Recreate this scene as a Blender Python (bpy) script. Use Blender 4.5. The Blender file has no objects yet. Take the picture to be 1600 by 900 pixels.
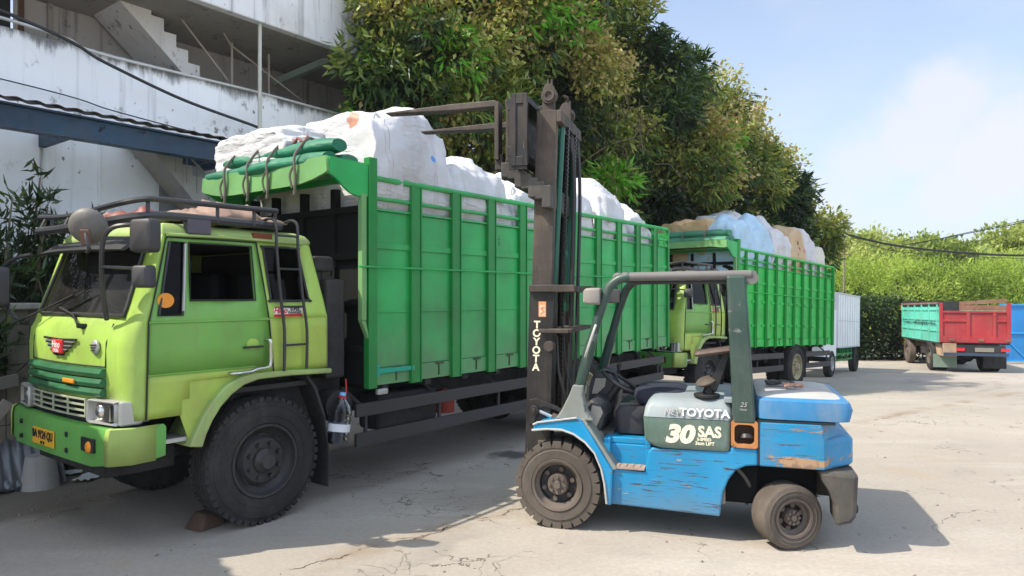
import bpy, bmesh, math, random
import numpy as np
from mathutils import Vector, Matrix, noise as mnoise
R = math.radians
sc = bpy.context.scene
col = sc.collection

# ------------------------------------------------------------------ camera, sky, sun, exposure
cam_d = bpy.data.cameras.new("camera")
cam_d.lens = 36 * 1085 / 1600.0
cam_d.sensor_width = 36
cam_d.shift_y = 11 / 1600.0
cam_d.clip_start = 0.05
cam_d.clip_end = 3000
cam = bpy.data.objects.new("camera", cam_d)
col.objects.link(cam)
cam.location = (0, 0, 1.9)
cam.rotation_euler = (R(90), 0, 0)
sc.camera = cam

SUN = Vector((-0.79, -0.20, 1.0)).normalized()
world = bpy.data.worlds.new("World")
sc.world = world
world.use_nodes = True
wn, wl = world.node_tree.nodes, world.node_tree.links
bgn = wn["Background"]
sky = wn.new("ShaderNodeTexSky")
sky.sky_type = 'NISHITA'
sky.sun_disc = False
sky.sun_elevation = R(50.8)
sky.sun_rotation = math.atan2(SUN.x, SUN.y)
sky.air_density = 1.0
sky.dust_density = 2.2
sky.ozone_density = 1.0
SKY_STRENGTH = 0.14
bgn.inputs[1].default_value = SKY_STRENGTH
# soft clouds: noise over the sky direction, mixed into the sky colour
tc = wn.new("ShaderNodeTexCoord")
sep = wn.new("ShaderNodeSeparateXYZ"); wl.new(tc.outputs["Generated"], sep.inputs[0])
zz = wn.new("ShaderNodeMath"); zz.operation = 'ADD'; wl.new(sep.outputs[2], zz.inputs[0]); zz.inputs[1].default_value = 0.22
dv = wn.new("ShaderNodeVectorMath"); dv.operation = 'DIVIDE'
cmb = wn.new("ShaderNodeCombineXYZ")
for i in range(3): wl.new(zz.outputs[0], cmb.inputs[i])
wl.new(tc.outputs["Generated"], dv.inputs[0]); wl.new(cmb.outputs[0], dv.inputs[1])
cmap = wn.new("ShaderNodeMapping"); wl.new(dv.outputs[0], cmap.inputs[0])
cmap.inputs["Location"].default_value = (0.9, 2.35, 0.0)
cn = wn.new("ShaderNodeTexNoise"); wl.new(cmap.outputs[0], cn.inputs[0])
cn.inputs["Scale"].default_value = 0.95; cn.inputs["Detail"].default_value = 7; cn.inputs["Roughness"].default_value = 0.5
cr = wn.new("ShaderNodeValToRGB"); wl.new(cn.outputs[0], cr.inputs[0])
cr.color_ramp.elements[0].position = 0.56; cr.color_ramp.elements[0].color = (0, 0, 0, 1)
cr.color_ramp.elements[1].position = 0.80; cr.color_ramp.elements[1].color = (0.5, 0.5, 0.5, 1)
# a few heaped clouds standing low in the east, each round a direction of its own
cn2 = wn.new("ShaderNodeTexNoise"); wl.new(tc.outputs["Generated"], cn2.inputs[0]); cn2.inputs["Scale"].default_value = 7.0; cn2.inputs["Detail"].default_value = 8; cn2.inputs["Roughness"].default_value = 0.55
csum = cr.outputs[0]
csun = None
for az, el, rad, amt in ((31.7, 13.6, .058, .8), (29.7, 11.4, .060, .8), (27.0, 10.0, .055, .6), (35.8, 8.8, .080, .85), (32.6, 7.0, .050, .75), (24.5, 7.4, .042, .45), (34.0, 11.6, .07, .35), (-20, 18, .2, .7), (60, 20, .2, .8),
      # bright cloud banks added unseen behind the camera to fill the shade
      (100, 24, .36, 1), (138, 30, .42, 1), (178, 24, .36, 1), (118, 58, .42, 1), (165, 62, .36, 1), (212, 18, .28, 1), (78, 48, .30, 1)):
    a_, e_ = R(az), R(el)
    ds = wn.new("ShaderNodeVectorMath"); ds.operation = 'DISTANCE'; wl.new(tc.outputs["Generated"], ds.inputs[0])
    ds.inputs[1].default_value = (math.sin(a_)*math.cos(e_), math.cos(a_)*math.cos(e_), math.sin(e_))
    ad = wn.new("ShaderNodeMath"); ad.operation = 'MULTIPLY_ADD'; wl.new(cn2.outputs[0], ad.inputs[0]); ad.inputs[1].default_value = rad*2.2; wl.new(ds.outputs["Value"], ad.inputs[2])
    mr = wn.new("ShaderNodeMapRange"); mr.interpolation_type = 'SMOOTHSTEP'; wl.new(ad.outputs[0], mr.inputs[0])
    mr.inputs[1].default_value = rad*1.55; mr.inputs[2].default_value = rad*2.35; mr.inputs[3].default_value = amt; mr.inputs[4].default_value = 0
    is_fill = amt == 1
    if is_fill and csun is None: csun = mr.outputs[0]; continue
    mx = wn.new("ShaderNodeMath"); mx.operation = 'MAXIMUM'; wl.new(csun if is_fill else csum, mx.inputs[0]); wl.new(mr.outputs[0], mx.inputs[1])
    if is_fill: csun = mx.outputs[0]
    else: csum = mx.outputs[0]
# thin white veil towards the horizon
hz = wn.new("ShaderNodeMapRange"); wl.new(sep.outputs[2], hz.inputs[0])
hz.inputs[1].default_value = 0.0; hz.inputs[2].default_value = 0.5; hz.inputs[3].default_value = 0.75; hz.inputs[4].default_value = 0.15
cm = wn.new("ShaderNodeMixRGB"); wl.new(hz.outputs[0], cm.inputs[0]); wl.new(sky.outputs[0], cm.inputs[1])
cm.inputs[2].default_value = (3.35, 3.85, 4.75, 1)
cm2 = wn.new("ShaderNodeMixRGB"); wl.new(csum, cm2.inputs[0]); wl.new(cm.outputs[0], cm2.inputs[1])
cm2.inputs[2].default_value = (3.75, 3.80, 4.1, 1)
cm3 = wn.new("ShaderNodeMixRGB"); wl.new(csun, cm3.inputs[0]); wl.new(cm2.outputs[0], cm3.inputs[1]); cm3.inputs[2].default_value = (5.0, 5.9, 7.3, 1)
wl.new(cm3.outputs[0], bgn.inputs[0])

sun_d = bpy.data.lights.new("sun", 'SUN')
sun_d.energy = 3.75
sun_d.angle = R(0.55)
sun_d.color = (1.0, 0.915, 0.78)
sun = bpy.data.objects.new("sun", sun_d)
col.objects.link(sun)
sun.rotation_euler = (-SUN).to_track_quat('-Z', 'Y').to_euler()
sun.location = (-20, -10, 25)
sc.view_settings.view_transform = 'Standard'
sc.view_settings.look = 'None'
sc.view_settings.gamma = 1
sc.view_settings.exposure = 0.80
sc.cycles.max_bounces = 6
sc.cycles.transparent_max_bounces = 8

# ------------------------------------------------------------------ helpers
H_CAM, F_PX = 1.9, 1085.0
def at(u, v, D):
    "world point seen at pixel (u, v) of the 1600x900 photograph, D metres in front"
    return Vector(((u - 800) / F_PX * D, D, H_CAM + (461 - v) / F_PX * D))

def ground_z(x, y):
    t = min(max((y - 10.0) / 16.0, 0.0), 1.0)
    return -0.82 * (t * t * (3 - 2 * t) * 0.35 + t * 0.65)

class MB:
    def __init__(s): s.v = []; s.f = []
    def add(s, vs, fs):
        b = len(s.v); s.v += [tuple(v) for v in vs]; s.f += [tuple(b + i for i in f) for f in fs]; return s
    def box(s, x0, x1, y0, y1, z0, z1):
        return s.add([(x0,y0,z0),(x1,y0,z0),(x1,y1,z0),(x0,y1,z0),(x0,y0,z1),(x1,y0,z1),(x1,y1,z1),(x0,y1,z1)],
                     [(0,3,2,1),(4,5,6,7),(0,1,5,4),(1,2,6,5),(2,3,7,6),(3,0,4,7)])
    def bar(s, p, q, w, h, up=(0,0,1)):
        p, q = Vector(p), Vector(q); d = (q - p).normalized(); up = Vector(up)
        a = d.cross(up)
        if a.length < 1e-4: a = d.cross(Vector((1,0,0)))
        a.normalize(); b = a.cross(d)
        a *= w/2; b *= h/2
        return s.add([p-a-b,p+a-b,p+a+b,p-a+b,q-a-b,q+a-b,q+a+b,q-a+b],
                     [(0,3,2,1),(4,5,6,7),(0,1,5,4),(1,2,6,5),(2,3,7,6),(3,0,4,7)])
    def tube(s, pts, r, n=8, closed=False, cap=True):
        pts = [Vector(p) for p in pts]; N = len(pts)
        rr = r if isinstance(r, (list, tuple)) else [r]*N
        rings = []; ref = None
        for i, p in enumerate(pts):
            if closed: d = pts[(i+1)%N] - pts[i-1]
            else: d = pts[min(i+1,N-1)] - pts[max(i-1,0)]
            if d.length < 1e-9: d = Vector((0,0,1))
            d.normalize()
            if ref is None:
                ref = Vector((0,0,1)) if abs(d.z) < .9 else Vector((1,0,0))
            a = ref - d*ref.dot(d)
            if a.length < 1e-4: a = d.orthogonal()
            a.normalize(); ref = a; b = d.cross(a)
            rings.append([p + (a*math.cos(2*math.pi*k/n) + b*math.sin(2*math.pi*k/n))*rr[i] for k in range(n)])
        return s.loft(rings, wrap=closed, cap=cap and not closed)
    def loft(s, rings, wrap=False, cap=True, ring_closed=True):
        n = len(rings[0]); vs = [p for r_ in rings for p in r_]; fs = []
        m = len(rings)
        for i in range(m if wrap else m-1):
            j = (i+1) % m
            for k in range(n if ring_closed else n-1):
                l = (k+1) % n
                fs.append((i*n+k, i*n+l, j*n+l, j*n+k))
        if cap and not wrap:
            fs.append(tuple(range(n-1,-1,-1))); fs.append(tuple((m-1)*n+k for k in range(n)))
        return s.add(vs, fs)
    def cyl(s, p, q, r, r2=None, n=16):
        return s.tube([p, q], [r, r if r2 is None else r2], n)
    def lathe(s, prof, o, ax, n=32, a0=0, close=False):
        "prof = [(radius, distance along ax)]"
        o, ax = Vector(o), Vector(ax).normalized()
        a = ax.orthogonal().normalized(); b = ax.cross(a)
        rings = []
        for k in range(n):
            t = 2*math.pi*k/n + a0; e = a*math.cos(t) + b*math.sin(t)
            rings.append([o + e*r + ax*h for r, h in prof])
        return s.loft(rings, wrap=True, cap=False, ring_closed=close)
    def prism(s, poly, a0, a1, plane='xz'):
        "polygon in a coordinate plane, pushed from a0 to a1 along the third axis"
        f = {'xz': lambda p, a: (p[0], a, p[1]), 'yz': lambda p, a: (a, p[0], p[1]), 'xy': lambda p, a: (p[0], p[1], a)}[plane]
        n = len(poly)
        vs = [f(p, a0) for p in poly] + [f(p, a1) for p in poly]
        fs = [tuple(range(n)), tuple(range(2*n-1, n-1, -1))] + [(i, n+i, n+(i+1)%n, (i+1)%n) for i in range(n)]
        return s.add(vs, fs)
    def ball(s, c, r, n=10, sq=(1,1,1)):
        c = Vector(c); m = n//2+1
        rings = []
        for i in range(m+1):
            ph = math.pi*(i/m); 
            rr = max(math.sin(ph), .02)
            rings.append([c + Vector((rr*math.cos(2*math.pi*k/n)*r*sq[0], rr*math.sin(2*math.pi*k/n)*r*sq[1], -math.cos(ph)*r*sq[2])) for k in range(n)])
        return s.loft(rings)
    def xform(s, M, start=0):
        s.v[start:] = [tuple(M @ Vector(v)) for v in s.v[start:]]; return s
    def build(s, name, mat, parent=None, smooth=None, bevel=0, label=None, seg=2, fix=True):
        me = bpy.data.meshes.new(name); me.from_pydata(s.v, [], s.f)
        return link_mesh(me, name, mat, parent, smooth, bevel, label, seg, fix)

def link_mesh(me, name, mat, parent=None, smooth=None, bevel=0, label=None, seg=2, fix=True):
    if fix:
        bm = bmesh.new(); bm.from_mesh(me)
        bmesh.ops.recalc_face_normals(bm, faces=bm.faces); bm.to_mesh(me); bm.free()
    if smooth is not None:
        for p in me.polygons: p.use_smooth = True
        me.set_sharp_from_angle(angle=R(smooth))
    if mat: me.materials.append(mat)
    o = bpy.data.objects.new(name, me); col.objects.link(o)
    if parent: o.parent = parent
    if bevel:
        b = o.modifiers.new("bevel", 'BEVEL'); b.width = bevel; b.segments = seg; b.limit_method = 'ANGLE'; b.angle_limit = R(40)
        b.harden_normals = False
    if label: o['label'] = label
    return o

def tag(o, label=None, cat=None, group=None, kind=None):
    if label: o['label'] = label
    if cat: o['category'] = cat
    if group: o['group'] = group
    if kind: o['kind'] = kind
    return o

def thing(name, label, cat, loc=(0,0,0), rot=(0,0,0), group=None):
    o = bpy.data.objects.new(name, None); col.objects.link(o)
    o.empty_display_size = .3
    o.location = loc; o.rotation_euler = rot
    return tag(o, label, cat, group)

def curve_mesh(cu):
    o = bpy.data.objects.new("tmp", cu); col.objects.link(o)
    dg = bpy.context.evaluated_depsgraph_get()
    me = bpy.data.meshes.new_from_object(o.evaluated_get(dg))
    bpy.data.objects.remove(o); bpy.data.curves.remove(cu)
    return me

def holed(outer, holes, thick, mat4, bevel=0.0):
    "flat plate with holes, drawn in 2D and placed by a matrix (2D x, y, thickness along z)"
    cu = bpy.data.curves.new("plate", 'CURVE'); cu.dimensions = '2D'; cu.fill_mode = 'BOTH'
    cu.extrude = thick/2
    for poly in [outer] + holes:
        sp = cu.splines.new('POLY'); sp.points.add(len(poly)-1)
        for p, q in zip(sp.points, poly): p.co = (q[0], q[1], 0, 1)
        sp.use_cyclic_u = True
    me = curve_mesh(cu); me.transform(mat4); me.materials.clear()
    return me

def text(s, size, mat4, depth=.002, align='CENTER', shear=0, bold=0, xs=1.0, spacing=1.0):
    cu = bpy.data.curves.new("letters", 'FONT'); cu.body = s; cu.size = size; cu.extrude = depth
    cu.align_x = align; cu.align_y = 'CENTER'; cu.shear = shear; cu.offset = bold; cu.space_character = spacing
    cu.resolution_u = 3
    me = curve_mesh(cu)
    me.transform(Matrix.Diagonal((xs,1,1,1))); me.transform(mat4); me.materials.clear()
    return me

def frame(o, xax, yax):
    "matrix with the given origin and 2D axes"
    x, y = Vector(xax).normalized(), Vector(yax).normalized(); z = x.cross(y)
    M = Matrix((x, y, z)).transposed().to_4x4(); M.translation = Vector(o); return M
XZ = lambda x, y, z: frame((x, y, z), (1,0,0), (0,0,1))      # plate in a plane y = const, facing the viewer's side

def rrect(x0, x1, y0, y1, r, n=4, ch=None):
    pts = []
    for cx, cy, a in ((x1-r,y0+r,-90),(x1-r,y1-r,0),(x0+r,y1-r,90),(x0+r,y0+r,180)):
        for k in range(n+1):
            t = R(a + 90*k/n); pts.append((cx + r*math.cos(t), cy + r*math.sin(t)))
    return pts
def arc(cx, cy, r, a0, a1, n=8):
    return [(cx + r*math.cos(R(a0+(a1-a0)*k/n)), cy + r*math.sin(R(a0+(a1-a0)*k/n))) for k in range(n+1)]
def smooth_path(pts, n=6, closed=False):
    "Catmull-Rom through the points"
    P = [Vector(p) for p in pts]; out = []; N = len(P)
    for i in range(N if closed else N-1):
        if closed: a,b,c,d = P[i-1],P[i],P[(i+1)%N],P[(i+2)%N]
        else: a,b,c,d = P[max(i-1,0)],P[i],P[i+1],P[min(i+2,N-1)]
        for k in range(n):
            t = k/n
            out.append(.5*((2*b)+(c-a)*t+(2*a-5*b+4*c-d)*t*t+(3*b-a-3*c+d)*t*t*t))
    if not closed: out.append(P[-1])
    return out

# ------------------------------------------------------------------ materials
def newmat(name):
    m = bpy.data.materials.new(name); m.use_nodes = True
    return m, m.node_tree.nodes, m.node_tree.links, m.node_tree.nodes["Principled BSDF"]
def nd(n, t, **kw):
    x = n.new(t)
    for k, v in kw.items(): setattr(x, k, v)
    return x
def tnoise(n, l, src, scale, detail=5, rough=.6, dist=0):
    t = n.new("ShaderNodeTexNoise"); t.inputs["Scale"].default_value = scale; t.inputs["Detail"].default_value = detail
    t.inputs["Roughness"].default_value = rough; t.inputs["Distortion"].default_value = dist
    if src: l.new(src, t.inputs["Vector"])
    return t.outputs[0]
def ramp(n, l, src, p0, p1, c0=0, c1=1):
    r = n.new("ShaderNodeMapRange"); r.interpolation_type = 'SMOOTHSTEP'
    l.new(src, r.inputs[0]); r.inputs[1].default_value = p0; r.inputs[2].default_value = p1
    r.inputs[3].default_value = c0; r.inputs[4].default_value = c1
    return r.outputs[0]
def mix(n, l, fac, a, b, mode='MIX'):
    m = n.new("ShaderNodeMixRGB"); m.blend_type = mode
    for i, x in ((0, fac), (1, a), (2, b)):
        if isinstance(x, (int, float)): m.inputs[i].default_value = x if i == 0 else (x, x, x, 1)
        elif isinstance(x, tuple): m.inputs[i].default_value = (*x[:3], 1)
        else: l.new(x, m.inputs[i])
    return m.outputs[0]
def math_(n, l, op, a, b=0.0):
    m = n.new("ShaderNodeMath"); m.operation = op
    for i, x in ((0, a), (1, b)):
        if isinstance(x, (int, float)): m.inputs[i].default_value = x
        else: l.new(x, m.inputs[i])
    return m.outputs[0]
def ocoord(n, l, scale=(1,1,1), loc=(0,0,0)):
    t = n.new("ShaderNodeTexCoord"); mp = n.new("ShaderNodeMapping")
    mp.inputs["Scale"].default_value = scale; mp.inputs["Location"].default_value = loc
    l.new(t.outputs["Object"], mp.inputs[0]); return mp.outputs[0]
def bump(n, l, b, h, strength=.3, dist=.01):
    x = n.new("ShaderNodeBump"); x.inputs["Strength"].default_value = strength; x.inputs["Distance"].default_value = dist
    l.new(h, x.inputs["Height"]); l.new(x.outputs[0], b.inputs["Normal"])

def paint(name, c, rough=.45, var=.18, dirt=(.16,.13,.10), da=.35, chip=None, ct=.68, cs=6.0, cstretch=(1,1,1), chip2=None, metal=0, bmp=.08, wave=0, spec=.5, patch=None, pt=.6, scr=None, st=.66, sst=(.30,1,5.5), low=None, drip=.22):
    "painted or plain surface: uneven tone, dirt film, chipped spots with their own colour"
    m, n, l, b = newmat(name)
    co = ocoord(n, l)
    lo = tnoise(n, l, co, 1.3, 4); hi = tnoise(n, l, co, 9, 8, .7)
    base = mix(n, l, ramp(n, l, lo, .3, .7), tuple(x*(1-var) for x in c), tuple(min(x*(1+var),.95) for x in c))
    if patch:
        pn = tnoise(n, l, ocoord(n, l, (1,1,1), (3.1,7.7,1.3)), 1.1, 2, .4)
        base = mix(n, l, ramp(n, l, pn, pt, pt+.03), base, patch)
    dn = tnoise(n, l, ocoord(n, l, (1,1,.45), (5,2,9)), 3.2, 8, .72)
    dm = ramp(n, l, dn, .42, .78, 0, da)
    base = mix(n, l, dm, base, dirt)
    if drip:       # rain-washed dirt runs
        dr = tnoise(n, l, ocoord(n, l, (5.5,5.5,.30), (3,1,6)), 2.2, 7, .7)
        base = mix(n, l, ramp(n, l, dr, .52, .74, 0, drip), base, dirt)
    if low:        # road dust thrown up the lower part: (full below, none above, amount, colour)
        sz = nd(n, "ShaderNodeSeparateXYZ"); l.new(co, sz.inputs[0])
        zz_ = math_(n, l, 'ADD', sz.outputs[2], math_(n, l, 'MULTIPLY', tnoise(n, l, ocoord(n, l, (1.2,1.2,.6), (1,9,4)), 2.0, 7, .7), (low[1]-low[0])*1.2))
        base = mix(n, l, ramp(n, l, zz_, low[0]+(low[1]-low[0])*.5, low[1]+(low[1]-low[0])*.4, low[2], 0), base, low[3])
    ro = ramp(n, l, hi, .3, .7, rough*.8, min(rough*1.25, 1))
    if chip:
        cn_ = tnoise(n, l, ocoord(n, l, cstretch, (1.7,4.2,8.8)), cs, 9, .66, .4)
        ck = ramp(n, l, cn_, ct, ct+.025)
        cc = chip if not chip2 else mix(n, l, ramp(n, l, hi, .45, .55), chip, chip2)
        base = mix(n, l, ck, base, cc)
        ro = mix(n, l, ck, ro, .85)
    if scr:
        s1 = tnoise(n, l, ocoord(n, l, sst, (2.2,6.1,3.3)), 13, 6, .6, .6); s2 = tnoise(n, l, ocoord(n, l, (1,1,1), (9,9,2)), 1.6, 3, .5)
        sk = math_(n, l, 'MULTIPLY', ramp(n, l, s1, st, st+.02), ramp(n, l, s2, .42, .52))
        base = mix(n, l, sk, base, scr); ro = mix(n, l, sk, ro, .9)
    l.new(base, b.inputs["Base Color"]); l.new(ro, b.inputs["Roughness"])
    b.inputs["Metallic"].default_value = metal
    b.inputs["Specular IOR Level"].default_value = spec
    if bmp:
        hgt = hi
        if wave:
            w_ = tnoise(n, l, ocoord(n, l, (1,1,.6)), 2.4, 1, .3)
            hgt = mix(n, l, .5, hi, math_(n, l, 'MULTIPLY', w_, wave))
        bump(n, l, b, hgt, bmp, .01)
    return m

def flat(name, c, rough=.6, metal=0, spec=.5):
    m, n, l, b = newmat(name)
    co = ocoord(n, l); hi = tnoise(n, l, co, 7, 6, .65)
    l.new(mix(n, l, hi, tuple(x*.8 for x in c), tuple(min(x*1.2,.95) for x in c)), b.inputs["Base Color"])
    b.inputs["Roughness"].default_value = rough; b.inputs["Metallic"].default_value = metal
    b.inputs["Specular IOR Level"].default_value = spec
    return m

def glass(name, tint=(.35,.37,.36), dust=.12, rough=.03, ior=1.5):
    m, n, l, b = newmat(name)
    n.remove(b); out = n["Material Output"]
    tr = n.new("ShaderNodeBsdfTransparent"); tr.inputs[0].default_value = (*tint, 1)
    gl = n.new("ShaderNodeBsdfGlossy"); gl.inputs["Roughness"].default_value = rough
    fr = n.new("ShaderNodeFresnel"); fr.inputs[0].default_value = ior
    m1 = n.new("ShaderNodeMixShader"); l.new(fr.outputs[0], m1.inputs[0]); l.new(tr.outputs[0], m1.inputs[1]); l.new(gl.outputs[0], m1.inputs[2])
    df = n.new("ShaderNodeBsdfDiffuse"); df.inputs[0].default_value = (.30,.29,.26,1)
    dn = tnoise(n, l, ocoord(n, l), 2.5, 6, .7)
    m2 = n.new("ShaderNodeMixShader"); l.new(ramp(n, l, dn, .3, .8, dust*.3, dust), m2.inputs[0])
    l.new(m1.outputs[0], m2.inputs[1]); l.new(df.outputs[0], m2.inputs[2]); l.new(m2.outputs[0], out.inputs[0])
    return m

def leafmat(name, stops, rough=.5, trans=.3, spec=.35):
    "leaf colour from a per-leaf tint, partly random, partly painted light and shade"
    m, n, l, b = newmat(name)
    a = n.new("ShaderNodeAttribute"); a.attribute_name = "tint"
    r_ = n.new("ShaderNodeValToRGB"); l.new(a.outputs["Fac"], r_.inputs[0])
    el = r_.color_ramp.elements
    while len(el) < len(stops): el.new(.5)
    for e, (p, c) in zip(el, stops): e.position = p; e.color = (*c, 1)
    l.new(r_.outputs[0], b.inputs["Base Color"]); b.inputs["Roughness"].default_value = rough
    b.inputs["Specular IOR Level"].default_value = spec
    t = n.new("ShaderNodeBsdfTranslucent"); l.new(mix(n, l, 1.0, r_.outputs[0], (1.25,1.2,.6), 'MULTIPLY'), t.inputs[0])
    ms = n.new("ShaderNodeMixShader"); ms.inputs[0].default_value = trans
    l.new(b.outputs[0], ms.inputs[1]); l.new(t.outputs[0], ms.inputs[2]); l.new(ms.outputs[0], n["Material Output"].inputs[0])
    return m

MAT = dict(
  lime   = paint("lime_paint", (.33,.51,.085), .40, .16, (.22,.19,.09), .42, drip=.34, chip=(.19,.10,.05), ct=.695, cs=5, cstretch=(1,1,.8), wave=3.5, bmp=.13, low=(.95,1.5,.35,(.26,.24,.14))),
  limey  = paint("lime_repair_paint", (.34,.46,.075), .5, .14, (.22,.17,.07), .35, chip=(.19,.10,.05), ct=.73, cs=6, wave=3, bmp=.12),
  limedoor = paint("lime_door_paint", (.145,.35,.062), .38, .14, (.20,.18,.09), .36, drip=.30, chip=(.36,.42,.12), ct=.72, cs=4, wave=3, bmp=.10),
  limeroof = paint("lime_roof_paint", (.30,.42,.13), .6, .25, (.25,.20,.12), .5, chip=(.20,.06,.03), ct=.66, cs=4, bmp=.2),
  gbump  = paint("bumper_green_paint", (.11,.34,.07), .35, .15, (.15,.13,.07), .3, chip=(.24,.40,.06), ct=.66, cs=3, wave=3),
  slat   = paint("dark_green_slats", (.022,.13,.05), .4, .2, (.12,.11,.08), .25),
  cargo  = paint("cargo_green_paint", (.024,.37,.088), .42, .20, (.10,.14,.07), .42, chip=(.05,.06,.035), ct=.735, cs=7, cstretch=(1,1,.5), wave=5, bmp=.16, low=(1.0,2.0,.55,(.16,.22,.13))),
  cargob = paint("cargo_green_bright_paint", (.008,.42,.050), .42, .16, (.09,.13,.06), .25, wave=4),
  post   = paint("cargo_post_green", (.010,.23,.042), .42, .16, (.07,.10,.05), .3, chip=(.04,.05,.03), ct=.72, cs=9),
  canopy = paint("canopy_green_paint", (.15,.34,.12), .45, .14, (.20,.17,.10), .25, chip=(.40,.17,.08), ct=.70, cs=3.2, chip2=(.25,.12,.07)),
  teal   = flat("teal_paint", (.01,.33,.22), .5),
  black  = flat("black_steel", (.018,.018,.019), .5),
  chassis= paint("chassis_black", (.020,.020,.021), .75, .3, (.07,.06,.05), .45),
  plastic= flat("black_plastic", (.025,.025,.027), .45),
  pipe   = flat("rack_black_paint", (.03,.03,.033), .32),
  rubber = paint("tyre_rubber", (.024,.0235,.023), .85, .2, (.10,.09,.08), .45, bmp=.2, spec=.25),
  rubberb= paint("dusty_tyre_rubber", (.095,.080,.067), .92, .2, (.20,.165,.135), .65, bmp=.25, spec=.2),
  rimd   = paint("dark_rim_steel", (.022,.022,.023), .6, .3, (.09,.075,.06), .4),
  rimb   = paint("dusty_rim_steel", (.10,.08,.065), .75, .3, (.22,.17,.13), .6),
  rimy   = paint("worn_cream_rim", (.32,.28,.16), .7, .3, (.10,.09,.07), .7),
  chrome = flat("chrome", (.62,.62,.60), .22, 1.0),
  silver = flat("dull_silver", (.45,.45,.43), .45, .6),
  mirror = paint("grey_plastic", (.13,.125,.115), .6, .2, (.22,.19,.16), .4),
  seatm  = flat("dark_seat_vinyl", (.02,.022,.028), .6),
  lining = flat("cab_lining", (.03,.03,.03), .8),
  white  = flat("white_paint", (.78,.78,.74), .5),
  cream  = flat("cream_letter_paint", (.80,.74,.55), .6),
  red    = flat("red_paint", (.55,.02,.025), .45),
  yellow = flat("yellow_plate", (.72,.40,.02), .5),
  amber  = flat("amber_plastic", (.75,.27,.02), .3),
  orange = paint("orange_primer", (.50,.20,.06), .7, .2, (.2,.1,.05), .4, chip=(.12,.06,.04), ct=.6, cs=9),
  ink    = flat("black_ink", (.012,.012,.013), .6),
  glass  = glass("dusty_windscreen_glass", (.30,.32,.31), .10),
  tint   = glass("dark_tinted_glass", (.03,.033,.04), .012, .03, 1.22),
  blue   = paint("forklift_blue_paint", (.002,.235,.47), .38, .12, (.16,.17,.17), .16, chip=(.20,.13,.085), ct=.625, cs=5.5, cstretch=(.40,1,3.2), chip2=(.42,.33,.25), bmp=.10, scr=(.07,.05,.04), st=.585, low=(.15,.6,.5,(.16,.14,.12))),
  bluec  = paint("counterweight_blue_paint", (.004,.215,.43), .42, .15, (.20,.18,.16), .3, chip=(.38,.24,.14), ct=.555, cs=3.4, cstretch=(.5,1,2.6), chip2=(.22,.15,.10), bmp=.15, scr=(.10,.07,.05), st=.61),
  bluet  = paint("top_cover_blue_paint", (.03,.20,.42), .42, .15, (.30,.29,.27), .45, chip=(.42,.32,.24), ct=.66, cs=3.0, bmp=.10),
  dust   = paint("dusty_grey_cover", (.42,.42,.40), .8, .15, (.30,.27,.23), .4),
  hoodb  = paint("faded_hood_paint", (.24,.29,.31), .55, .15, (.36,.34,.30), .5, chip=(.10,.27,.50), ct=.70, cs=1.6),
  hoodg  = paint("dull_green_panel", (.085,.15,.12), .5, .2, (.26,.27,.24), .4, chip=(.34,.36,.32), ct=.68, cs=4),
  guard  = paint("dark_green_guard_paint", (.026,.060,.048), .45, .25, (.17,.17,.15), .35, chip=(.16,.17,.16), ct=.62, cs=5, cstretch=(1,1,1.6)),
  guardt = paint("worn_guard_roof", (.13,.127,.122), .7, .15, (.15,.13,.11), .4),
  cowl   = paint("grey_green_cowl", (.20,.22,.20), .65, .2, (.33,.31,.28), .5, chip=(.10,.12,.11), ct=.62, cs=5),
  mast   = paint("worn_mast_steel", (.020,.019,.018), .5, .3, (.17,.13,.10), .28, chip=(.22,.15,.11), ct=.67, cs=5, cstretch=(2,2,.5), metal=.2),
  mastb  = paint("dusty_mast_steel", (.052,.042,.034), .7, .25, (.24,.18,.13), .38, chip=(.030,.025,.020), ct=.62, cs=5, cstretch=(2,2,.6)),
  grease = flat("black_greased_steel", (.012,.012,.012), .35, .2),
  greenrod = flat("dark_green_rod", (.008,.10,.06), .25),
  grime  = paint("grimy_cast_iron", (.055,.052,.047), .8, .3, (.17,.15,.12), .5, chip=(.24,.20,.16), ct=.64, cs=6),
)
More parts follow.
